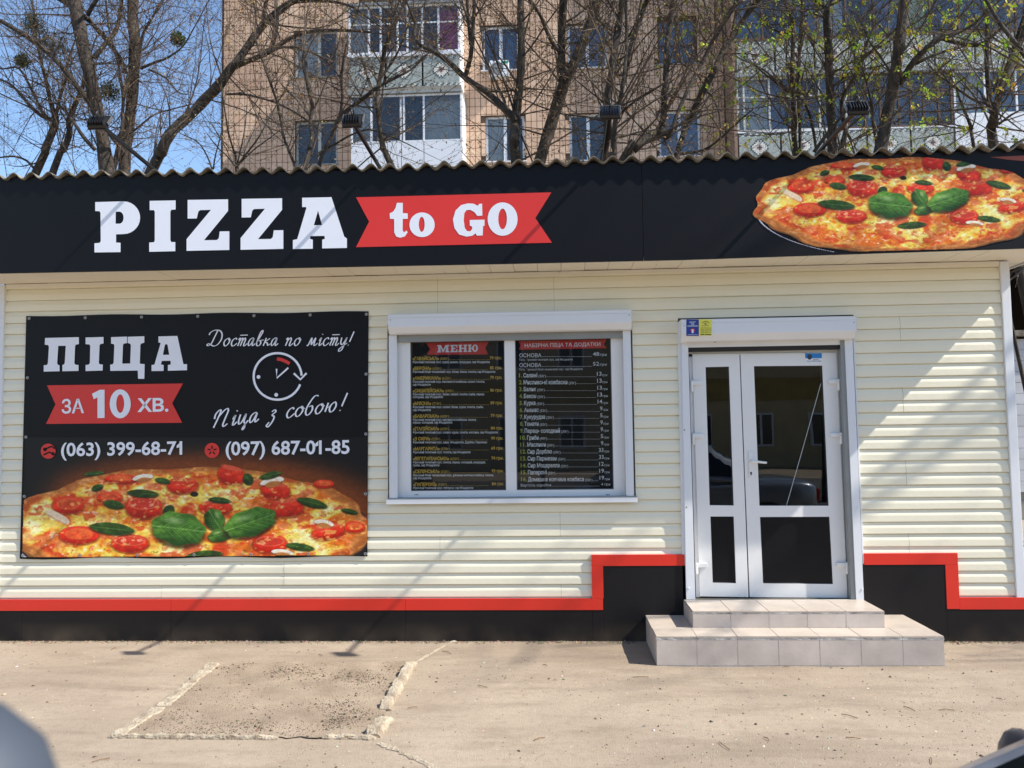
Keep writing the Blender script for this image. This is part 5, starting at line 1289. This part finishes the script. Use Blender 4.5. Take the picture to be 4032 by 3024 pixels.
tree('straight dark trunk forking high in front of the loggia glazing', 'R', 5.7, [('D', [(1840,1400,88),(1830,1100,82),(1815,700,78),(1800,400,72),(1790,100,66),(1830,0,40)], True), ('D', [(1790,110,34),(1760,60,32),(1690,0,28)], False), ('D', [(1920,1400,50),(1960,1200,46),(1930,950,40),(2060,700,38),(2130,480,30),(2210,300,20)], True, {'dy': .6}), ('D', [(1670,1420,34),(1780,1270,34),(1900,1120,30),(2000,1000,24)], False, {'dy': -.5})], dens=1.5)
tree('thick dark leaning trunk above the printed pizza with a long side limb', 'R', 4.9, [('E', [(690,1470,128),(740,1200,118),(800,900,116),(850,600,112),(890,300,110),(930,0,102)], True), ('E', [(870,850,64),(1000,640,62),(1130,500,60),(1270,390,62),(1450,330,38),(1640,230,32),(1750,90,24)], False, {'d': -.5}), ('E', [(1290,385,40),(1500,440,46),(1700,440,40),(1900,280,26),(2100,160,16)], False, {'d': -.7}), ('E', [(1040,640,32),(1250,540,28),(1500,470,24),(1700,400,14)], False),
  ('E', [(640,1440,28),(600,1100,26),(540,830,18),(480,640,12)], True, {'dy': .8}), ('E', [(860,850,24),(700,600),(560,400),(440,100,10)], False), ('E', [(820,1240,22),(1000,1120),(1250,1000),(1420,860),(1560,760,10)], False), ('E', [(880,860,12),(1100,960),(1400,1100),(1780,1310,10)], False, {'dy': -.6})], dens=1.4)
tree('forked tree with bright yellow-green leaf tufts at the end of the sign', 'R', 5.3, [('E', [(1820,1470,92),(1822,1250,86),(1830,1120,80),(1880,950,76),(1950,750,80),(2030,520,84),(2110,280,80),(2180,0,72)], True), ('E', [(1810,1130,50),(1775,1000,46),(1750,600,46),(1755,300,42),(1770,0,40)], False), ('E', [(1800,1110,34),(1740,1030,36),(1715,970,34)], False, {'k': 0}), ('E', [(1870,1250,26),(1990,1160,22),(2100,1100,14)], False, {'k': 3}), ('E', [(1620,1470,34),(1600,1300,36),(1500,1050,26),(1430,850,16)], True, {'dy': .7}), ('E', [(2124,1400,30),(2000,1480,30),(1960,1560,28)], False)], dens=1.6)
# trees beyond the right end of the kiosk: their limbs shade the wall and sign
def free_tree(label, sty, base, h, sp, r0, group, lean=(0,0), dens=1.0, lims=9):
    T = Tree(sty); B = Vector(base); pts = [B+Vector((0,0,-.05))]; n = 8; q = B.copy()
    for i in range(1, n+1):
        q = B + Vector((lean[0]*(i/n)**1.3 + trnd.uniform(-.08,.08), lean[1]*(i/n)**1.3+trnd.uniform(-.08,.08), h*i/n)); pts.append(q)
    rad = [r0*1.4]+[r0*(1-.75*i/n) for i in range(1, n+1)]
    wp, wr = smoothp(pts, rad); T.big.tube(wp, wr, 10)
    for k in range(lims):
        i = int(len(wp)*trnd.uniform(.32, .95)); i = min(i, len(wp)-2); a = 2*math.pi*(k*.382+trnd.uniform(-.1,.1)); d = Vector((math.cos(a)*.9, math.sin(a)*.8, trnd.uniform(.25,.9))).normalized()
        L = sp*trnd.uniform(.6,1.1); m = 6; pp = [wp[i]]; dd = d.copy()
        for j in range(m): dd = (dd+rdir()*.12+Vector((0,0,.04))).normalized(); pp.append(pp[-1]+dd*L/m)
        rr_ = [wr[i]*.5*(1-.8*j/m)+.006 for j in range(m+1)]; T.big.tube(pp, rr_, 7)
        for _ in range(int(9*dens)):
            j = trnd.randrange(1, m); T.grow(pp[j], (dd*.6+rdir()).normalized(), trnd.uniform(.6,1.6), min(rr_[j]*.5,.02), 2, 5)
    o = thing('tree', B, label, 'tree', group); T.big.build('trunk', BARK, o, smooth=True, fixn=False); T.tw.build('crown', TWIG, o, fixn=False); T.bd.build('leaves' if sty == 'R' else 'buds', BUD, o, fixn=False, stuff=True)
    return o
free_tree('bare tree growing just past the right end wall of the kiosk', 'R', (6.0, 2.2, 0), 9, 2.2, .11, 'bare trees behind the kiosk', (-.5,.3), .7, 6)
free_tree('tall bare tree out past the kiosk end whose limbs shade the wall', 'M', (9.8, -.8, 0), 11.5, 2.8, .16, 'street trees', (-.6,-.1), .5, 15)
for (x, y, h, lab) in ((6.4,-13.2,11,'bare street tree right behind the sedan, over the kerb'),(4.5,-14.5,10,'bare street tree by the parked silver sedan'),(8.6,-17,11,'bare street tree across the road before the yellow house'),(11.5,-15.5,11,'bare street tree across the road at the corner of the yellow house'),(-4,-18,11,'bare street tree across the road left of the yellow house')):
    free_tree(lab, 'M', (x,y,0), h, 3.0, .2, 'street trees', (trnd.uniform(-.6,.6),0), .35, 9)
# mistletoe in the crowns
MISL = mat('mistletoe', srgb(84,98,48), .7, .4, 20, trans=.3)
for px, py, r, Y, lab in ((132,95,34,9.0,'dense green mistletoe ball high in the leaning limb'),(205,185,42,8.9,'large drooping green mistletoe mass on the long left limb'),(700,154,20,8.4,'small round mistletoe tuft at a branch end against clear sky'),(432,362,30,9.0,'dark mistletoe ball between two trunks'),(90,240,22,9.4,'ragged mistletoe tuft among fine twigs at the sky edge')):
    c = at(px, py, Y); R = 1.5*r*(Y-CAM.y)/FPX; t = MB()
    for _ in range(900):
        d = rdir(); q = c+d*R*trnd.random()**.45*Vector((1,1,1.15)).length/1.85; e = rdir()*.035; f = e.cross(rdir()).normalized()*.013
        t.add([q, q+e*.5+f, q+e, q+e*.5-f], [(0,1,2,3)])
    o = thing('mistletoe', c, lab, 'mistletoe', 'mistletoe in the bare crowns'); t.build('leaves', MISL, o, fixn=False, stuff=True)
    t = MB()
    for _ in range(14): d = rdir(); t.tube([c, c+d*R*.5+rdir()*.02, c+d*R*.9], [.008,.005,.003], 4)
    t.build('stems', TWIG, o, fixn=False)
# ------------------------------------------------------------------ sunken bed with broken kerb in the pavement
def G(x, y, dz=0.0):
    p = atz(x, y, 0); p.z = gz(p.x, p.y)+dz; return p
SOIL = mat('bed_soil', srgb(168,150,128), .95, .4, 3.5, .6, 90, col2=srgb(136,119,99), detail=9)
KERB = mat('kerb_concrete', srgb(196,182,158), .95, .35, 9, .8, 70, col2=srgb(140,124,104))
q = [G(853,2612), G(1616,2609), G(1462,2905), G(431,2899)]
n_ = 26; t = MB(); vs = []
for j in range(n_+1):
    for i in range(n_+1):
        u, v = i/n_, j/n_; p = q[0].lerp(q[1], u).lerp(q[3].lerp(q[2], u), v)
        if i in (0,n_) or j in (0,n_): p = p + Vector((rnd.uniform(-.02,.02), rnd.uniform(-.02,.02), 0))
        vs.append((p.x, p.y, gz(p.x, p.y)+.005+float(vnoise(p.x*6+40, p.y*6+40, 1, 2))*.008))
t.add(vs, [(j*(n_+1)+i, (j+1)*(n_+1)+i, (j+1)*(n_+1)+i+1, j*(n_+1)+i+1) for j in range(n_) for i in range(n_)])
so = t.build('soil', SOIL, None, smooth=True, fixn=False); tag(so, kind='structure')
def kerb(x0, y0, x1, y1, w_, h, lab):
    a, b = G(x0, y0), G(x1, y1); d = (b-a); L = d.length; d.normalize(); s = Vector((-d.y, d.x, 0)); n = max(6, int(L/.035)); t = MB(); secs = []
    for i in range(n+1):
        c = a.lerp(b, i/n); c.z = gz(c.x, c.y); k = rnd.uniform(.6,1.1)*(.55 if i in (0,n) else 1); hh = h*k; ww = w_*rnd.uniform(.8,1.12)
        j = lambda e: Vector((rnd.uniform(-e,e), rnd.uniform(-e,e), rnd.uniform(-e,e)*.5))
        secs.append([c-s*ww*.5+Vector((0,0,-.03)), c-s*ww*.48+Vector((0,0,hh*.5))+j(.004), c-s*ww*.36+Vector((0,0,hh))+j(.005), c+Vector((0,0,hh*1.05))+j(.006), c+s*ww*.36+Vector((0,0,hh*.95))+j(.005), c+s*ww*.5+Vector((0,0,hh*.35))+j(.004), c+s*ww*.52+Vector((0,0,-.03))])
    t.loft(secs); o = t.build('kerb_stone', KERB, None); tag(o, lab, 'kerb stone', 'broken kerb round the soil bed')
kerb(845,2613,640,2780,.095,.020,'long flush kerb strip along the sloping left side of the soil bed, wall end')
kerb(632,2785,462,2893,.10,.020,'pale kerb strip on the left side of the soil bed, outer end')
kerb(1622,2613,1512,2796,.08,.045,'raised crumbling kerb stone along the right side of the soil bed')
kerb(1522,2828,1466,2900,.09,.045,'short broken-off kerb lump past the gap at the right side of the soil bed')
kerb(430,2897,1092,2906,.045,.024,'long dark low kerb edge along the street side of the soil bed')
kerb(1272,2902,1478,2905,.05,.024,'short low kerb piece along the street side of the soil bed')
# seam in the asphalt running away from the bed
def seam_strip(pts, w_):
    t = MB(); P3 = [G(*p) for p in catmull(pts, 8)]; n = len(P3); L = []; R = []
    for i, p in enumerate(P3):
        d = (P3[min(i+1,n-1)]-P3[max(i-1,0)]); d.z = 0; d.normalize(); s = Vector((-d.y, d.x, 0)); ww = w_*rnd.uniform(.4,1.4)
        a = p-s*ww; b = p+s*ww; L.append(Vector((a.x,a.y,gz(a.x,a.y)+.003))); R.append(Vector((b.x,b.y,gz(b.x,b.y)+.003))); P3[i] = Vector((p.x,p.y,gz(p.x,p.y)+rnd.uniform(.004,.009)))
    t.add(L+P3+R, [(i,i+1,n+i+1,n+i) for i in range(n-1)]+[(n+i,n+i+1,2*n+i+1,2*n+i) for i in range(n-1)])
    t.build('asphalt_seam', KERB, GR, fixn=False)
seam_strip([(1490,2922),(1560,2948),(1640,2985),(1740,3030)], .022); seam_strip([(1630,2612),(1690,2575),(1745,2545),(1790,2524)], .016)
# loose dirt, leaf bits and grit
DIRT = mat('debris', vcol=True, rough=.9)
def scatter(name, n, region, cols, s0, s1, lab, dens=None):
    t = MB(); k = 0; tries = 0
    while k < n and tries < n*12:
        tries += 1; p = region()
        if p is None: continue
        if dens and rnd.random() > dens(p): continue
        k += 1; s = rnd.uniform(s0, s1)*(1 if rnd.random() < .93 else 2.2); a = rnd.uniform(0,6.28); e = rnd.uniform(.35,.9); c = rnd.choice(cols); c = tuple(x*rnd.uniform(.7,1.25) for x in c); z = gz(p[0],p[1])+p[2]
        dx, dy = math.cos(a)*s, math.sin(a)*s; hx, hy = -math.sin(a)*s*e, math.cos(a)*s*e; hh = s*rnd.uniform(.3,.9)
        t.add([(p[0]-dx,p[1]-dy,z),(p[0]+hx,p[1]+hy,z),(p[0]+dx,p[1]+dy,z),(p[0]-hx,p[1]-hy,z),(p[0]+dx*.2,p[1]+dy*.2,z+hh)], [(0,1,4),(1,2,4),(2,3,4),(3,0,4)], c)
    o = t.build(name, DIRT, None, fixn=False); tag(o, lab, name.replace('_',' '), None, 'stuff')
def bed():
    u, v = rnd.random(), rnd.random(); p = q[0].lerp(q[1], u).lerp(q[3].lerp(q[2], u), v); return (p.x, p.y, .008)
bedd = lambda p: .3+1.4*max(0, float(vnoise(p[0]*3+20, p[1]*3+20, 1, 9))-.35)
scatter('soil_crumbs', 7000, bed, [srgb(84,70,56),srgb(100,84,66),srgb(70,59,48),srgb(124,104,82)], .002, .0062, 'dark soil crumbs and leaf bits lying in the sunken bed', bedd)
def gnd():
    x = rnd.uniform(-4.8,4.2); y = -rnd.random()**.8*3.4-.03
    if lx0-.05 < x < lx1+.05 and y > YL-.03: return None
    return (x, y, .001)
scatter('grit', 2600, gnd, [srgb(96,82,66),srgb(120,104,84),srgb(220,206,184),srgb(78,66,54)], .0025, .007, 'fine grit and small pebbles scattered over the sandy pavement', lambda p: .2+1.3*max(0, float(vnoise(p[0]+30, p[1]*1.5+30, 1.2, 12))-.3))
def foot():
    x = rnd.uniform(-4.75,3.7)
    if lx0-.02 < x < lx1+.02: return None
    return (x, -.034-abs(rnd.gauss(0,.035)), .001)
scatter('wall_dirt', 2600, foot, [srgb(120,102,82),srgb(96,82,66),srgb(150,130,106)], .003, .009, 'loose dirt gathered along the foot of the black plinth')
TWM = mat('dry_leaf', srgb(132,98,62), .8, .3, 8)
t = MB()
for _ in range(60):
    p = gnd()
    if p is None: continue
    a = rnd.uniform(0,6.28); L = rnd.uniform(.02,.06); z = gz(p[0],p[1]); m = Vector((p[0],p[1],z+.006)); d = Vector((math.cos(a),math.sin(a),0)); t.tube([m-d*L, m+Vector((rnd.uniform(-.01,.01),rnd.uniform(-.01,.01),.004)), m+d*L], .0022, 4)
tag(t.build('fallen_twigs', TWM, None, fixn=False), 'dry twig bits lying on the sandy pavement', 'fallen twigs', None, 'stuff')

# ------------------------------------------------------------------ shed and fence glimpsed past the right end of the kiosk
sh = thing('shed', (6.6, 9.0, 0), 'pale plank-clad shed glimpsed past the right end of the kiosk', 'shed')
t = MB(); t.box(4.6, 9.6, 9.0, 11.5, 0, .5); t.build('base', CONC, sh)
for k in range(14):
    t = MB(); t.box(4.55, 9.65, 8.96+.002*(k % 2), 9.05, .51+k*.2, .51+k*.2+.194); t.build('plank', mat('shed_plank', srgb(196,198,202), .7, .2, 3), sh)
t = MB(); t.box(4.6, 9.6, 9.06, 11.5, .5, 3.3); t.build('wall', CONC, sh)
t = MB(); t.box(4.4, 9.8, 8.8, 11.7, 3.35, 3.45); t.build('roof', ETERN, sh)

# ------------------------------------------------------------------ house across the road (seen mirrored in the door panes)
ho = thing('house', (6, -34, 0), 'yellow and white two-storey house across the road, mirrored in the door panes', 'house')
CRM = mat('house_cream', srgb(196,178,140), .9, .2, 1.5); YLW = mat('house_yellow', srgb(176,154,96), .9, .3, 2)
t = MB(); t.box(-14, 26, -42, -34, 0, 3.2); t.build('wall', CRM, ho); t = MB(); t.box(-14, 26, -42, -33.98, 3.21, 4.3); t.build('yellow_band', YLW, ho); t = MB(); t.box(-14, 26, -42, -34, 4.31, 7.4); t.build('upper_wall', CRM, ho)
t = MB(); t.prof_x([(-43,7.41),(-33,7.41),(-38,9.8)], -14.6, 26.6, closed=True); t.build('roof', mat('house_roof', srgb(110,86,76), .9, .3, 3), ho)
for i in range(13):
    for z in (1.0, 4.9):
        x = -12+i*3; t = MB(); t.box(x, x+1.3, -33.98, -33.9, z, z+1.6); o = t.build('window', PVC, ho); t = MB(); t.box(x+.1, x+.6, -33.895, -33.89, z+.1, z+1.5); t.box(x+.7, x+1.2, -33.895, -33.89, z+.1, z+1.5); t.build('pane', mat('house_pane', srgb(40,48,60), .1), o)
t = MB(); rd = MB(); 
rd.box(-200, 200, -24, -11.5, -.14, gz(0,-15)+.006); tag(rd.build('road', mat('asphalt_road', srgb(96,94,92), .95, .2, 3, .4, 60)), kind='structure')

# ------------------------------------------------------------------ parked cars at the camera's side
def car(label, loc, rz, paint, st, gh, group='parked cars'):
    """st: stations (x, zlow, ztop, halfwidth); gh: greenhouse (xf0, xr0, hw0, z0, xf1, xr1, hw1, z1)"""
    root = thing('car', (0,0,0), label, 'car', group)
    secs = []
    for x, zl, zt, hw in st:
        h = [(hw*.82,zl),(hw*.97,zl+.10),(hw*1.0,lerp(zl,zt,.5)),(hw*.985,zt-.10),(hw*.93,zt-.02),(hw*.70,zt+.012),(0,zt+.03)]
        secs.append([(x,y,z) for y, z in h]+[(x,-y,z) for y, z in h[-2::-1]])
    t = MB(); t.loft(secs); bd = t.build('body', paint, root, smooth=True)
    sd_ = bd.modifiers.new('s', 'SUBSURF'); sd_.levels = 1; sd_.render_levels = 2
    xf0, xr0, h0, z0, xf1, xr1, h1, z1 = gh
    def ring(f): 
        k = math.sin(f*math.pi/2)**.9 if f < 1 else 1; xf = lerp(xf0,xf1,f); xr = lerp(xr0,xr1,f); h = lerp(h0,h1,f); z = lerp(z0,z1,f)
        return [(xf,-h*.9,z),(xf-.07,-h,z),(lerp(xf,xr,.5),-h*1.03,z),(xr+.08,-h,z),(xr,-h*.88,z),(xr-.03,0,z),(xr,h*.88,z),(xr+.08,h,z),(lerp(xf,xr,.5),h*1.03,z),(xf-.07,h,z),(xf,h*.9,z),(xf+.05,0,z)]
    t = MB(); rs = [ring(f) for f in (-.12,0,.5,.88,1)]
    cx = (xf1+xr1)/2; rs.append([(cx+(p[0]-cx)*.93, p[1]*.90, p[2]+.035) for p in rs[-1]]); rs.append([(cx+(p[0]-cx)*.6, p[1]*.55, p[2]+.022) for p in rs[-1]])
    t.loft(rs); cb = t.build('cabin', paint, root, smooth=True)
    GLC = mat('car_glass', srgb(20,26,26), .06, spec=.8)
    def face(a, b, c, d, name, off):
        a, b, c, d = map(Vector, (a,b,c,d)); m = (a+b+c+d)/4; nrm = (b-a).cross(d-a).normalized(); 
        if nrm.dot(off) < 0: nrm = -nrm
        vs = [p+nrm*.006 for p in (a,b,c,d)]; t = MB(); t.add(vs+[p-nrm*.004 for p in vs], [(0,1,2,3),(0,1,5,4),(1,2,6,5),(2,3,7,6),(3,0,4,7)]); return t.build(name, GLC, root)
    def pt(f, s, xk): # point on the side: f height fraction, s side sign, xk 0 front..1 rear
        xf = lerp(xf0,xf1,f)-.10; xr = lerp(xr0,xr1,f)+.12; return (lerp(xf,xr,xk), s*(lerp(h0,h1,f)*1.012+.004), lerp(z0,z1,f))
    for s in (-1, 1):
        for a, b in ((.02,.46),(.52,.96)): face(pt(.08,s,a), pt(.08,s,b), pt(.9,s,b*.98+.01), pt(.9,s,a*.98+.01), 'side_window', Vector((0,s,0)))
    e = lambda f, xa, xb, h, dx: (lerp(xa,xb,f)+dx, h*lerp(h0,h1,f), lerp(z0,z1,f))
    for nm, xa, xb, dx, nv in (('windscreen', xf0, xf1, .012, 1), ('rear_window', xr0, xr1, -.012, -1)):
        c = [(e(.07,xa,xb,-.84,dx),e(.07,xa,xb,0,dx+nv*.048*(1 if nv > 0 else .6)),e(.9,xa,xb,0,dx+nv*.048*(1 if nv > 0 else .6)),e(.9,xa,xb,-.84,dx)), (e(.07,xa,xb,0,dx+nv*.048*(1 if nv > 0 else .6)),e(.07,xa,xb,.84,dx),e(.9,xa,xb,.84,dx),e(.9,xa,xb,0,dx+nv*.048*(1 if nv > 0 else .6)))]
        t = MB()
        for k in c: t.add([Vector(p)+Vector((nv*.006,0,.003)) for p in k], [(0,1,2,3)])
        t.build(nm, GLC, root)
    xfm = xf0-.37
    for s in (-1, 1):
        t = MB(); o = Vector((xfm, s*(h0+.17), z0-.035)); rr_ = []
        for k in range(7):
            a = -1+2*k/6; r = math.sqrt(max(.02, 1-a*a*.96)); rr_.append([o+Vector((.045*r*math.cos(th), a*.10, .075*r**.7*math.sin(th))) for th in np.linspace(0, 2*math.pi, 12, endpoint=False)])
        t.loft(rr_); t.tube([o+Vector((0,-s*.07,-.02)), Vector((xfm+.02, s*(h0-.02), z0-.05))], .018, 6); t.build('wing_mirror', mat('mirror_shell', srgb(58,56,62), .35), root, smooth=True)
    R = .30
    for x in (st[0][0]+.78, st[-1][0]-.76):
        for s in (-1, 1):
            y = s*(.72); t = MB(); t.lathe([(R*.6,-.09),(R*.95,-.10),(R,-.06),(R,.06),(R*.95,.10),(R*.6,.09)], (x, y, R), 'Y', 24, closed=True); wh = t.build('wheel', mat('tyre', srgb(30,30,30), .85), root, smooth=True)
            t = MB(); t.lathe([(.03,.0),(R*.6,.0),(R*.61,.02)], (x, y+s*.085, R), 'Y', 20); t.build('rim', mat('alloy', srgb(160,162,166), .3, metal=.8), wh)
            t = MB(); t.lathe([(R+.05,0),(R+.05,-.01)], (x, s*(st[len(st)//2][3]*.985), R+.02), 'Y', 28); t.build('wheel_arch', DARK, root)
    xf, zf = st[-1][0], lerp(st[-1][1], st[-1][2], .7); xr, zrr = st[0][0], lerp(st[0][1], st[0][2], .75)
    for s in (-1, 1):
        t = MB(); t.box(xf-.14, xf+.01, s*.52-.13, s*.52+.13, zf-.07, zf+.05); t.build('headlight', mat('lamp_clear', srgb(220,224,228), .15), root, bevel=.02)
        t = MB(); t.box(xr-.01, xr+.12, s*.56-.12, s*.56+.12, zrr-.1, zrr+.08); t.build('tail_light', mat('lamp_red', srgb(170,20,20), .2), root, bevel=.02)
        for xk in (.25, -.65): t = MB(); t.box(xk-.09, xk+.09, s*st[len(st)//2][3]*1.0-.012, s*st[len(st)//2][3]*1.0+.022, .78, .805); t.build('door_handle', paint, root, bevel=.006)
    root.location = loc; root.rotation_euler = (0,0,rz)
    return root
SILV = mat('silver_paint', srgb(138,145,157), .28, metal=.4, coat=.6)
BLUG = mat('blue_grey_paint', srgb(62,69,79), .6)
SED = [(-2.2,.45,.86,.66),(-2.12,.32,.94,.76),(-1.85,.28,.99,.82),(-1.2,.24,.97,.85),(-.4,.22,.94,.86),(.4,.22,.93,.86),(.95,.25,.92,.85),(1.35,.27,.87,.82),(1.55,.30,.79,.77),(1.66,.36,.68,.68)]
car('silver sedan parked at the kerb, its pillar and mirror peeking in', (1.51,-6.02,0), math.pi, SILV, SED, (.95,-1.35,.76,1.0,.20,-.72,.56,1.44))
# rounded post as stand-in for an unidentified blurred shape beside the camera
px_, py_ = -.268, -6.50
po = thing('post', (px_,py_,0), 'unidentified pale blue-grey shape close by, out of focus, built as a post with a rounded cap', 'post')
t = MB(); t.lathe([(.036,0),(.036,1.40),(.034,1.41)], (px_,py_,0), 'Z', 24); t.build('pole', BLUG, po, smooth=True)
t = MB(); t.lathe([(.046,1.412),(.049,1.42),(.049,1.455),(.046,1.484),(.038,1.509),(.022,1.526),(.004,1.531)], (px_,py_,0), 'Z', 28); t.build('cap', BLUG, po, smooth=True)
t = MB(); t.lathe([(.075,0),(.075,.02),(.04,.03)], (px_,py_,0), 'Z', 20); t.build('foot', GREYM, po)
